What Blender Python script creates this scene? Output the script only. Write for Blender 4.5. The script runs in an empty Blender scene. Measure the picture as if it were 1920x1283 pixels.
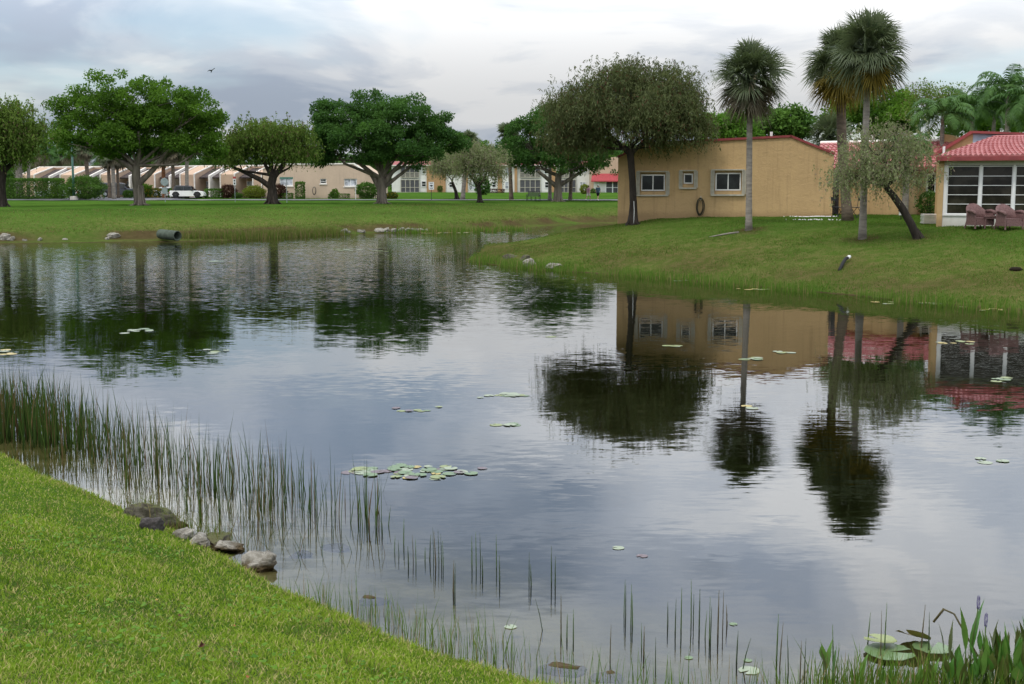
import bpy, math, random, re
import numpy as np
from mathutils import Vector, Matrix

# ------------------------------------------------------------------ camera, sky, sun, exposure
F, CX, CY, HC, YH = 2300.0, 960.0, 641.5, 3.2, 350.0      # focal length in photo pixels, centre, eye height, horizon row
PITCH = math.atan((CY - YH) / F)
scene = bpy.context.scene
COL = scene.collection
R = math.radians

cam_data = bpy.data.cameras.new('camera')
cam_data.sensor_width = 36.0
cam_data.lens = 36.0 * F / 1920.0
cam_data.clip_start = 0.05
cam_data.clip_end = 5000.0
cam = bpy.data.objects.new('camera', cam_data)
cam.location = (0, 0, HC)
cam.rotation_euler = (math.pi / 2 - PITCH, 0, 0)
COL.objects.link(cam)
scene.camera = cam

SUN_EL, SUN_AZ = 60.0, 212.0      # azimuth clockwise from +Y (north): behind the viewer, to the left

GAP = (12.08, 6.18, 0.0)
def build_world():
    w = bpy.data.worlds.new('World')
    scene.world = w
    w.use_nodes = True
    nt = w.node_tree
    nt.nodes.clear()
    N, L = nt.nodes.new, nt.links.new
    out = N('ShaderNodeOutputWorld')
    sky = N('ShaderNodeTexSky')
    sky.sky_type = 'NISHITA'
    sky.sun_disc = False
    sky.sun_elevation = R(SUN_EL)
    sky.sun_rotation = R(SUN_AZ)
    sky.air_density = 1.0
    sky.dust_density = 0.4
    bg = N('ShaderNodeBackground')
    bg.inputs['Strength'].default_value = 0.115
    L(sky.outputs[0], bg.inputs[0])
    # cloud layer: the direction is projected on a flat ceiling so clouds pile up towards the horizon
    tc = N('ShaderNodeTexCoord')
    sep = N('ShaderNodeSeparateXYZ')
    L(tc.outputs['Generated'], sep.inputs[0])
    def math_node(op, a, b=None):
        m = N('ShaderNodeMath')
        m.operation = op
        for i, v in enumerate((a, b)):
            if v is None:
                continue
            if isinstance(v, (int, float)):
                m.inputs[i].default_value = v
            else:
                L(v, m.inputs[i])
        return m.outputs[0]
    zc = math_node('ADD', math_node('MAXIMUM', sep.outputs[2], 0.0), 0.20)
    comb = N('ShaderNodeCombineXYZ')
    L(math_node('DIVIDE', sep.outputs[0], zc), comb.inputs[0])
    L(math_node('DIVIDE', sep.outputs[1], zc), comb.inputs[1])
    def noise(scale, detail, rough, off, dist=0.0):
        mp = N('ShaderNodeMapping')
        mp.inputs['Location'].default_value = off
        L(comb.outputs[0], mp.inputs[0])
        n = N('ShaderNodeTexNoise')
        n.inputs['Scale'].default_value = scale
        n.inputs['Detail'].default_value = detail
        n.inputs['Roughness'].default_value = rough
        n.inputs['Distortion'].default_value = dist
        L(mp.outputs[0], n.inputs['Vector'])
        return n.outputs[0]
    def ramp(src, stops):
        r = N('ShaderNodeValToRGB')
        r.color_ramp.interpolation = 'EASE'
        e = r.color_ramp.elements
        while len(e) < len(stops):
            e.new(0.5)
        for k, (p, c) in enumerate(stops):
            e[k].position = p
            e[k].color = (*c, 1)
        L(src, r.inputs[0])
        return r.outputs[0]
    n_mix = N('ShaderNodeMix')
    n_mix.inputs[0].default_value = 0.42
    L(noise(1.7, 8.0, 0.52, (8.6, 4.3, 0.0), 0.45), n_mix.inputs[2])
    L(noise(0.33, 4.0, 0.5, (5.1, 1.7, 0.0), 0.2), n_mix.inputs[3])
    body = ramp(n_mix.outputs[0],
                [(0.41, (0.45, 0.52, 0.63)), (0.47, (0.60, 0.655, 0.735)), (0.515, (0.765, 0.795, 0.835)), (0.56, (0.90, 0.91, 0.92))])
    mask = ramp(noise(0.62, 5.0, 0.55, GAP, 0.15), [(0.34, (0.30, 0.30, 0.30)), (0.47, (1, 1, 1))])
    bg2 = N('ShaderNodeBackground')
    L(body, bg2.inputs[0])
    # cloud deck lit from above: brighter overhead than along the horizon
    gr = N('ShaderNodeMapRange')
    gr.interpolation_type = 'SMOOTHSTEP'
    L(sep.outputs[2], gr.inputs[0])
    gr.inputs[1].default_value, gr.inputs[2].default_value = 0.05, 0.29
    gr.inputs[3].default_value, gr.inputs[4].default_value = 0.66, 2.05
    L(gr.outputs[0], bg2.inputs['Strength'])
    mix = N('ShaderNodeMixShader')
    L(mask, mix.inputs[0])
    L(bg.outputs[0], mix.inputs[1])
    L(bg2.outputs[0], mix.inputs[2])
    L(mix.outputs[0], out.inputs[0])
build_world()

sun_data = bpy.data.lights.new('sun', 'SUN')
sun_data.energy = 1.4
sun_data.angle = R(11.0)
sun_data.color = (1.0, 0.95, 0.87)
sun = bpy.data.objects.new('sun', sun_data)
sun.rotation_euler = (R(90 - SUN_EL), 0, R(180 - SUN_AZ))
COL.objects.link(sun)
scene.view_settings.view_transform = 'Standard'
scene.view_settings.look = 'None'
scene.view_settings.gamma = 1.0
scene.view_settings.exposure = 0.20
scene.view_settings.use_curve_mapping = False
scene.render.engine = 'CYCLES'
scene.cycles.max_bounces = 8
scene.cycles.transparent_max_bounces = 12
scene.cycles.caustics_reflective = False
scene.cycles.caustics_refractive = False
scene.cycles.sample_clamp_indirect = 6.0

# ------------------------------------------------------------------ photograph pixel -> place in the world
SP, CP = math.sin(PITCH), math.cos(PITCH)
def ray(u, v):
    dx, dy = (u - CX) / F, (CY - v) / F
    return Vector((dx, CP + dy * SP, -SP + dy * CP))
def on(u, v, z=0.0):                 # where the sight line meets the level z
    d = ray(u, v)
    return Vector((0, 0, HC)) + d * ((z - HC) / d.z)
def at(u, v, Y):                     # where the sight line reaches the distance Y
    d = ray(u, v)
    return Vector((0, 0, HC)) + d * (Y / d.y)
def gp(u, v):                        # where the sight line meets the terrain
    d = ray(u, v)
    lo, hi, p = 3.0, 420.0, None
    for it in range(3):
        Y = np.geomspace(lo, hi, 240)
        k = Y / d.y
        z = terrain(np.stack([d.x * k, d.y * k], 1))[0]
        hit = np.where(HC + d.z * k <= z)[0]
        n = max(1, hit[0]) if len(hit) else len(Y) - 1
        lo, hi = Y[n - 1], Y[n]
        p = Vector((d.x * k[n], d.y * k[n], z[n]))
    return p

# ------------------------------------------------------------------ object helpers
def tag(o, label=None, cat=None, group=None, kind=None):
    if label: o['label'] = label
    if cat: o['category'] = cat
    if group: o['group'] = group
    if kind: o['kind'] = kind
    return o
def empty(name, loc=(0, 0, 0), rz=0.0, label=None, cat=None, group=None):
    o = bpy.data.objects.new(name, None)
    o.location = loc
    o.rotation_euler = (0, 0, rz)
    o.empty_display_size = 0.2
    COL.objects.link(o)
    return tag(o, label, cat, group)
def link(name, me, parent=None):
    o = bpy.data.objects.new(name, me)
    COL.objects.link(o)
    if parent is not None:
        o.parent = parent
    return o
def copy_tree(o, parent=None):
    c = o.copy()
    COL.objects.link(c)
    if parent is not None:
        c.parent = parent
    for ch in list(o.children):
        copy_tree(ch, c)
    return c
def mesh_np(name, verts, faces, mats, tone=None, smooth=False, mat_idx=None):
    """faces: list of (M,k) integer arrays"""
    me = bpy.data.meshes.new(name)
    verts = np.asarray(verts, dtype=np.float32)
    if not isinstance(faces, (list, tuple)):
        faces = [faces]
    faces = [np.asarray(f, dtype=np.int32) for f in faces if len(f)]
    loops = np.concatenate([f.ravel() for f in faces])
    tot = np.concatenate([np.full(len(f), f.shape[1], dtype=np.int32) for f in faces])
    start = np.concatenate([[0], np.cumsum(tot)[:-1]]).astype(np.int32)
    me.vertices.add(len(verts)); me.vertices.foreach_set('co', verts.ravel())
    me.loops.add(len(loops)); me.loops.foreach_set('vertex_index', loops)
    me.polygons.add(len(tot)); me.polygons.foreach_set('loop_start', start); me.polygons.foreach_set('loop_total', tot)
    if mat_idx is not None:
        me.polygons.foreach_set('material_index', np.asarray(mat_idx, dtype=np.int32))
    me.polygons.foreach_set('use_smooth', np.full(len(tot), bool(smooth)))
    for m in (mats if isinstance(mats, (list, tuple)) else [mats]):
        me.materials.append(m)
    if tone is not None:
        tone = tone if isinstance(tone, dict) else {'tone': tone}
        for k, t in tone.items():
            a = me.attributes.new(k, 'FLOAT', 'POINT')
            a.data.foreach_set('value', np.asarray(t, dtype=np.float32))
    me.update(calc_edges=True)
    return me

class MB:
    """collects simple shapes, then becomes one mesh"""
    def __init__(s):
        s.v, s.f, s.m = [], [], []
    def add(s, vs, fs, mi=0):
        b = len(s.v)
        s.v.extend([tuple(p) for p in vs])
        s.f.extend([tuple(i + b for i in f) for f in fs])
        s.m.extend([mi] * len(fs))
        return s
    def box(s, lo, hi, mi=0, M=None):
        x0, y0, z0 = lo; x1, y1, z1 = hi
        vs = [Vector(p) for p in ((x0, y0, z0), (x1, y0, z0), (x1, y1, z0), (x0, y1, z0), (x0, y0, z1), (x1, y0, z1), (x1, y1, z1), (x0, y1, z1))]
        if M is not None:
            vs = [M @ p for p in vs]
        return s.add(vs, [(0, 3, 2, 1), (4, 5, 6, 7), (0, 1, 5, 4), (1, 2, 6, 5), (2, 3, 7, 6), (3, 0, 4, 7)], mi)
    def bar(s, p, q, w, h=None, mi=0):
        p, q = Vector(p), Vector(q)
        d = q - p
        L = d.length
        M = Matrix.Translation(p) @ d.to_track_quat('X', 'Z').to_matrix().to_4x4()
        h = h or w
        return s.box((0, -w / 2, -h / 2), (L, w / 2, h / 2), mi, M)
    def tube(s, path, rad, n=8, mi=0, cap=True):
        path = [Vector(p) for p in path]
        if not isinstance(rad, (list, tuple, np.ndarray)):
            rad = [rad] * len(path)
        b = len(s.v)
        ref = None
        for i, p in enumerate(path):
            d = (path[min(i + 1, len(path) - 1)] - path[max(i - 1, 0)])
            d = d.normalized() if d.length > 1e-9 else Vector((0, 0, 1))
            if ref is None:
                ref = d.orthogonal().normalized()
            ref = (ref - d * ref.dot(d))
            ref = ref.normalized() if ref.length > 1e-6 else d.orthogonal().normalized()
            w = d.cross(ref)
            for k in range(n):
                a = 2 * math.pi * k / n
                s.v.append(tuple(p + (ref * math.cos(a) + w * math.sin(a)) * rad[i]))
        for i in range(len(path) - 1):
            for k in range(n):
                k2 = (k + 1) % n
                s.f.append((b + i * n + k, b + i * n + k2, b + (i + 1) * n + k2, b + (i + 1) * n + k)); s.m.append(mi)
        if cap:
            s.f.append(tuple(b + k for k in range(n))[::-1]); s.m.append(mi)
            e = b + (len(path) - 1) * n
            s.f.append(tuple(e + k for k in range(n))); s.m.append(mi)
        return s
    def prism(s, poly, o, ux, uy, depth, mi=0):
        """polygon (a,b) in the plane o + a*ux + b*uy, extruded by the vector depth"""
        o, ux, uy, depth = Vector(o), Vector(ux), Vector(uy), Vector(depth)
        n = len(poly)
        vs = [o + ux * a + uy * b for a, b in poly]
        vs += [p + depth for p in vs]
        fs = [tuple(range(n)), tuple(range(2 * n - 1, n - 1, -1))]
        for i in range(n):
            j = (i + 1) % n
            fs.append((i, i + n, j + n, j))
        return s.add(vs, fs, mi)
    def lathe(s, prof, n=16, M=None, mi=0):
        b = len(s.v)
        for r, z in prof:
            for k in range(n):
                a = 2 * math.pi * k / n
                p = Vector((r * math.cos(a), r * math.sin(a), z))
                s.v.append(tuple(M @ p if M is not None else p))
        for i in range(len(prof) - 1):
            for k in range(n):
                k2 = (k + 1) % n
                s.f.append((b + i * n + k, b + i * n + k2, b + (i + 1) * n + k2, b + (i + 1) * n + k)); s.m.append(mi)
        s.f.append(tuple(b + k for k in range(n))[::-1]); s.m.append(mi)
        e = b + (len(prof) - 1) * n
        s.f.append(tuple(e + k for k in range(n))); s.m.append(mi)
        return s
    def mesh(s, name, mats, smooth=False):
        me = bpy.data.meshes.new(name)
        me.from_pydata(s.v, [], s.f)
        for m in (mats if isinstance(mats, (list, tuple)) else [mats]):
            me.materials.append(m)
        me.polygons.foreach_set('material_index', s.m)
        me.polygons.foreach_set('use_smooth', [bool(smooth)] * len(s.f))
        me.update()
        return me
    def build(s, name, mats, parent=None, smooth=False):
        return link(name, s.mesh(name, mats, smooth), parent)

# ------------------------------------------------------------------ materials
def nodes_of(name):
    m = bpy.data.materials.new(name)
    m.use_nodes = True
    nt = m.node_tree
    nt.nodes.clear()
    return m, nt
def mixc(nt, fac, a, b, mode='MIX'):
    n = nt.nodes.new('ShaderNodeMix')
    n.data_type = 'RGBA'
    n.blend_type = mode
    for sock, val in ((n.inputs[0], fac), (n.inputs[6], a), (n.inputs[7], b)):
        if hasattr(val, 'is_output'):
            nt.links.new(val, sock)
        elif isinstance(val, (int, float)):
            sock.default_value = val
        else:
            sock.default_value = (*val, 1)
    return n.outputs[2]
def fnode(nt, op, a, b=0.0, c=0.0, clamp=False):
    n = nt.nodes.new('ShaderNodeMath')
    n.operation = op
    n.use_clamp = clamp
    for i, v in enumerate((a, b, c)):
        if hasattr(v, 'is_output'):
            nt.links.new(v, n.inputs[i])
        else:
            n.inputs[i].default_value = v
    return n.outputs[0]
def noise(nt, scale, detail=3.0, rough=0.55, vec=None, stretch=None, dist=0.0, coord='Object'):
    if vec is None:
        vec = nt.nodes.new('ShaderNodeTexCoord').outputs[coord]
    if stretch:
        mp = nt.nodes.new('ShaderNodeMapping')
        mp.inputs['Scale'].default_value = stretch
        nt.links.new(vec, mp.inputs[0])
        vec = mp.outputs[0]
    n = nt.nodes.new('ShaderNodeTexNoise')
    n.inputs['Scale'].default_value = scale
    n.inputs['Detail'].default_value = detail
    n.inputs['Roughness'].default_value = rough
    n.inputs['Distortion'].default_value = dist
    nt.links.new(vec, n.inputs['Vector'])
    return n
def smooth(nt, x, lo, hi):
    n = nt.nodes.new('ShaderNodeMapRange')
    n.interpolation_type = 'SMOOTHSTEP'
    nt.links.new(x, n.inputs[0])
    n.inputs[1].default_value = lo
    n.inputs[2].default_value = hi
    return n.outputs[0]
def attr(nt, name):
    n = nt.nodes.new('ShaderNodeAttribute')
    n.attribute_name = name
    return n.outputs['Fac']
def principled(nt, color, rough=0.7, spec=0.4, metal=0.0, normal=None):
    b = nt.nodes.new('ShaderNodeBsdfPrincipled')
    if hasattr(color, 'is_output'):
        nt.links.new(color, b.inputs['Base Color'])
    else:
        b.inputs['Base Color'].default_value = (*color, 1)
    if hasattr(rough, 'is_output'):
        nt.links.new(rough, b.inputs['Roughness'])
    else:
        b.inputs['Roughness'].default_value = rough
    b.inputs['Specular IOR Level'].default_value = spec
    b.inputs['Metallic'].default_value = metal
    if normal is not None:
        nt.links.new(normal, b.inputs['Normal'])
    o = nt.nodes.new('ShaderNodeOutputMaterial')
    nt.links.new(b.outputs[0], o.inputs[0])
    return b
def bump(nt, height, strength=0.5, dist=0.02):
    b = nt.nodes.new('ShaderNodeBump')
    b.inputs['Strength'].default_value = strength
    b.inputs['Distance'].default_value = dist
    nt.links.new(height, b.inputs['Height'])
    return b.outputs[0]
def mat(name, color, rough=0.75, spec=0.35, metal=0.0, var=0.18, scale=3.0, bmp=0.0, bscale=30.0, dark=None, stretch=None):
    m, nt = nodes_of(name)
    n = noise(nt, scale, 5.0, 0.6, stretch=stretch)
    lo = dark or tuple(c * (1 - var) for c in color)
    hi = tuple(min(1, c * (1 + var * 0.7)) for c in color)
    c = mixc(nt, smooth(nt, n.outputs[0], 0.3, 0.7), lo, hi)
    nrm = None
    if bmp > 0:
        nrm = bump(nt, noise(nt, bscale, 4.0, stretch=stretch).outputs[0], bmp, 0.03)
    principled(nt, c, rough, spec, metal, nrm)
    return m
def leafmat(name, dark, light, trans=0.35, odd=None, odd_share=0.0, rough=0.65, spec=0.12):
    """leaf colour: tone (per clump) and a random value per leaf pick between two greens"""
    m, nt = nodes_of(name)
    g = nt.nodes.new('ShaderNodeNewGeometry')
    rnd = g.outputs['Random Per Island']
    f = fnode(nt, 'ADD', fnode(nt, 'MULTIPLY', attr(nt, 'tone'), 0.62), fnode(nt, 'MULTIPLY', rnd, 0.38), clamp=True)
    c = mixc(nt, f, dark, light)
    if odd:
        h = fnode(nt, 'FRACT', fnode(nt, 'MULTIPLY', rnd, 37.7))
        c = mixc(nt, fnode(nt, 'LESS_THAN', h, odd_share), c, odd)
    p = nt.nodes.new('ShaderNodeBsdfPrincipled')
    nt.links.new(c, p.inputs['Base Color'])
    p.inputs['Roughness'].default_value = rough
    p.inputs['Specular IOR Level'].default_value = spec
    t = nt.nodes.new('ShaderNodeBsdfTranslucent')
    nt.links.new(mixc(nt, 0.5, c, (0.9, 1.0, 0.35), 'MULTIPLY'), t.inputs[0])
    mx = nt.nodes.new('ShaderNodeMixShader')
    mx.inputs[0].default_value = trans
    nt.links.new(p.outputs[0], mx.inputs[1]); nt.links.new(t.outputs[0], mx.inputs[2])
    o = nt.nodes.new('ShaderNodeOutputMaterial')
    nt.links.new(mx.outputs[0], o.inputs[0])
    return m

# ------------------------------------------------------------------ terrain: three banks round one pond
def pts(lst):
    return [tuple(on(u, v, 0.0)[:2]) for u, v in lst]
NEAR = [(-90, -60), (-90, 40), (-40, 30), (-22, 23.5), (-11, 17.2)] + pts([(-160, 822), (-60, 838), (0, 851), (40, 870), (90, 895), (210, 948), (330, 1003), (440, 1060),
        (520, 1107), (620, 1152), (750, 1205), (900, 1258), (1010, 1294), (1200, 1335), (1500, 1375), (1920, 1398), (2500, 1390)]) + [(14, 5), (40, -8), (60, -60)]
FRONT = pts([(878, 487), (920, 496), (1000, 504), (1100, 512), (1200, 519), (1300, 527), (1450, 541), (1600, 554), (1750, 568), (1920, 584), (2300, 612)]) + [(30, 24), (70, 10), (300, 0)]
BACK = [(300, 95), (60, 92), (30, 90), (12, 80), (6, 69), (2, 62), (-0.6, 58)]
RIGHT = FRONT + BACK
FARSH = [(-400, 60), (-120, 64)] + pts([(-500, 463), (0, 457), (150, 455), (300, 453), (420, 451), (500, 447), (600, 442), (700, 438), (800, 436), (930, 434)]) + [(1.6, 97), (6.0, 107), (20, 112), (60, 116), (400, 120)]
FAR = FARSH + [(400, 1500), (-400, 1500)]

def seg_dist(P, line, closed):
    A = np.array(line, dtype=float)
    B = np.roll(A, -1, axis=0)
    if not closed:
        A, B = A[:-1], B[:-1]
    best = np.full(len(P), 1e9)
    for a, b in zip(A, B):
        d = b - a
        t = np.clip(((P - a) @ d) / (d @ d), 0, 1)
        best = np.minimum(best, np.linalg.norm(P - a - t[:, None] * d, axis=1))
    return best
def inside(P, poly):
    A = np.array(poly, dtype=float)
    B = np.roll(A, -1, axis=0)
    r = np.zeros(len(P), dtype=bool)
    for a, b in zip(A, B):
        c = (a[1] > P[:, 1]) != (b[1] > P[:, 1])
        with np.errstate(divide='ignore', invalid='ignore'):
            xx = (b[0] - a[0]) * (P[:, 1] - a[1]) / (b[1] - a[1]) + a[0]
        r ^= c & (P[:, 0] < xx)
    return r
def vnoise(x, y, s, seed=0):
    x, y = x / s + seed * 17.31, y / s - seed * 9.7
    xi, yi = np.floor(x), np.floor(y)
    fx, fy = x - xi, y - yi
    fx, fy = fx * fx * (3 - 2 * fx), fy * fy * (3 - 2 * fy)
    def h(a, b):
        t = np.sin(a * 127.1 + b * 311.7 + seed * 74.7) * 43758.5453
        return t - np.floor(t)
    return (h(xi, yi) * (1 - fx) + h(xi + 1, yi) * fx) * (1 - fy) + (h(xi, yi + 1) * (1 - fx) + h(xi + 1, yi + 1) * fx) * fy
def terrain(P):
    """height, signed distance to the nearest shore (land positive), zone 0 near / 1 right / 2 far"""
    P = np.asarray(P, dtype=float).reshape(-1, 2)
    x, y = P[:, 0], P[:, 1]
    wob = 0.35 * (vnoise(x, y, 2.3, 1) - 0.5) + 0.2 * (vnoise(x, y, 0.8, 2) - 0.5)
    dn = seg_dist(P, NEAR, True) * np.where(inside(P, NEAR), 1, -1)
    iR = inside(P, RIGHT)
    df = seg_dist(P, FRONT, False) * np.where(iR, 1, -1) + wob
    db = seg_dist(P, BACK, False) * np.where(iR, 1, -1)
    dr = np.where(iR, np.minimum(df, np.maximum(db, 0.01)), np.maximum(df, -np.abs(db)))
    dfar = seg_dist(P, FARSH, False) * np.where(inside(P, FAR), 1, -1) + wob * 1.3
    dn = dn + wob * 0.35
    zn = np.interp(dn, [0, .10, .45, 1.0, 2.5, 5.5, 9, 30], [0, .06, .17, .32, .75, 1.58, 1.8, 1.9])
    zf = np.interp(df, [0, .3, 2, 5, 9, 13, 18, 40], [0, .12, .55, 1.15, 1.72, 1.86, 1.9, 1.92])
    zb = np.interp(db, [0, .3, 3, 6, 9], [0, .15, 1.05, 1.65, 1.9])
    zr = np.minimum(zf, zb)
    zfar = np.interp(dfar, [0, .4, 1.3, 1.7, 6, 12, 20], [0, .10, .16, .50, 1.15, 1.55, 1.72]) + np.interp(y, [115, 130, 142, 155, 240, 900], [0, .03, .16, .28, .38, 1.2])
    d = np.maximum(np.maximum(dn, dr), dfar)
    zone = np.where(dn == d, 0, np.where(dr == d, 1, 2))
    depth_n = np.interp(-dn, [0, .3, 1.5, 4, 9], [0, .03, .14, .5, 1.4])
    depth_o = np.interp(-np.maximum(dr, dfar), [0, .5, 3, 8], [0, .07, .6, 1.5])
    bed = -np.minimum(depth_n, depth_o) - 0.012
    z = np.where(zone == 0, zn, np.where(zone == 1, zr, zfar))
    rough = 0.05 * (vnoise(x, y, 1.7, 3) - 0.5) + 0.03 * (vnoise(x, y, .6, 4) - 0.5)
    z = np.where(d > 0, z + rough * np.clip(d / 1.5, 0, 1), bed)
    return z, d, zone
def ground(x, y):
    return float(terrain([(x, y)])[0][0])
def G(x, y, dz=0.0):
    return Vector((x, y, ground(x, y) + dz))

def ground_material():
    m, nt = nodes_of('lawn_and_pond_bed')
    N, L = nt.nodes.new, nt.links.new
    pos = N('ShaderNodeNewGeometry').outputs['Position']
    shore, dry, far = attr(nt, 'shore'), attr(nt, 'dry'), attr(nt, 'far')
    n1 = noise(nt, 0.22, 4, vec=pos).outputs[0]
    n2 = noise(nt, 2.6, 6, 0.65, vec=pos).outputs[0]
    n3 = noise(nt, 30.0, 4, 0.7, vec=pos).outputs[0]
    g = mixc(nt, smooth(nt, n1, .35, .65), (0.044, 0.100, 0.014), (0.068, 0.138, 0.020))
    g = mixc(nt, fnode(nt, 'MULTIPLY', smooth(nt, n2, .45, .7), .5), g, (0.088, 0.145, 0.028))
    g = mixc(nt, fnode(nt, 'MULTIPLY', smooth(nt, n3, .4, .75), .55), g, (0.024, 0.055, 0.010))
    straw = mixc(nt, smooth(nt, n2, .38, .62), (0.120, 0.140, 0.030), (0.19, 0.160, 0.062))
    straw = mixc(nt, smooth(nt, n3, .5, .75), straw, (0.075, 0.065, 0.022))
    dn = fnode(nt, 'MULTIPLY', dry, fnode(nt, 'MULTIPLY_ADD', n2, 1.6, 0.15), clamp=True)
    c = mixc(nt, dn, g, straw)
    soil = mixc(nt, n2, (0.040, 0.027, 0.013), (0.105, 0.075, 0.038))
    c = mixc(nt, attr(nt, 'soil'), c, soil)
    sand = mixc(nt, smooth(nt, noise(nt, 1.3, 5, .6, vec=pos).outputs[0], .38, .62), (0.40, 0.34, 0.22), (0.22, 0.19, 0.10))
    silt = (0.020, 0.022, 0.010)
    bed = mixc(nt, smooth(nt, fnode(nt, 'ADD', shore, fnode(nt, 'MULTIPLY', fnode(nt, 'SUBTRACT', n1, .5), 2.5)), -3.2, -.6), silt, sand)
    bedo = mixc(nt, smooth(nt, shore, -1.2, .0), silt, (0.075, 0.060, 0.028))
    bed = mixc(nt, far, bed, bedo)
    edge = smooth(nt, fnode(nt, 'ADD', shore, fnode(nt, 'MULTIPLY', fnode(nt, 'SUBTRACT', n2, .5), .25)), .0, .10)
    c = mixc(nt, edge, bed, c)
    principled(nt, c, .95, .0, 0, bump(nt, fnode(nt, 'ADD', n3, fnode(nt, 'MULTIPLY', n2, 1.5)), .9, .06))
    return m
MULCH = []      # filled by the palms further down: bare soil rings (x, y, radius)
def build_ground():
    th = np.concatenate([np.linspace(-180, -34, 70)[:-1], np.linspace(-34, 34, 400), np.linspace(34, 180, 70)[1:]])
    th = np.radians(th)
    r = np.concatenate([[0.4, 1.0, 1.6], np.geomspace(2.0, 190, 430), np.geomspace(195, 1400, 24)])
    T, RR = np.meshgrid(th, r)
    P = np.stack([RR.ravel() * np.sin(T.ravel()), RR.ravel() * np.cos(T.ravel())], 1)
    z, d, zone = terrain(P)
    x, y = P[:, 0], P[:, 1]
    nz = vnoise(x, y, 3.0, 5) * .6 + vnoise(x, y, 1.1, 6) * .4
    dry = np.where(zone == 1, np.interp(d, [0, .6, 3, 8, 14, 30], [.2, .65, .7, .28, .03, .0]) * (0.30 + nz),
          np.where(zone == 2, np.interp(d, [0, 1.5, 3, 8, 16, 25], [.3, .5, .5, .18, .02, .0]) * (0.30 + nz), .2 * nz))
    soil = np.where(zone == 2, np.interp(d, [0, .2, 1.0, 1.9, 2.6], [.3, .45, .9, .95, .0]) * np.clip(nz * 2.2 - .25, 0, 1), 0)
    soil = np.where(zone == 1, np.interp(d, [0, .3, 1.2, 3.0, 5], [.25, .6, .6, .35, .0]) * np.clip((nz - .42) * 3.5, 0, 1), soil)
    soil = np.where(zone == 0, np.interp(d, [0, .1, .35], [.5, .3, 0]), soil)
    for mx, my, mr in MULCH:
        k = np.hypot(x - mx, y - my) / mr + (vnoise(x, y, .35, 9) - .5) * .6
        soil = np.maximum(soil, np.clip(1.6 - k * 1.3, 0, 1))
    nr, nth = len(r), len(th)
    idx = np.arange(nr * nth).reshape(nr, nth)
    f = np.stack([idx[:-1, :-1], idx[:-1, 1:], idx[1:, 1:], idx[1:, :-1]], -1).reshape(-1, 4)[:, ::-1]
    me = mesh_np('ground', np.column_stack([x, y, z]), f, ground_material(), {'shore': d, 'dry': np.clip(dry, 0, 1), 'soil': np.clip(soil, 0, 1), 'far': (zone > 0) * 1.0}, smooth=True)
    tag(link('ground', me), 'green grass banks and lawns round the pond with the pond bed', 'ground', kind='structure')

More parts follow.
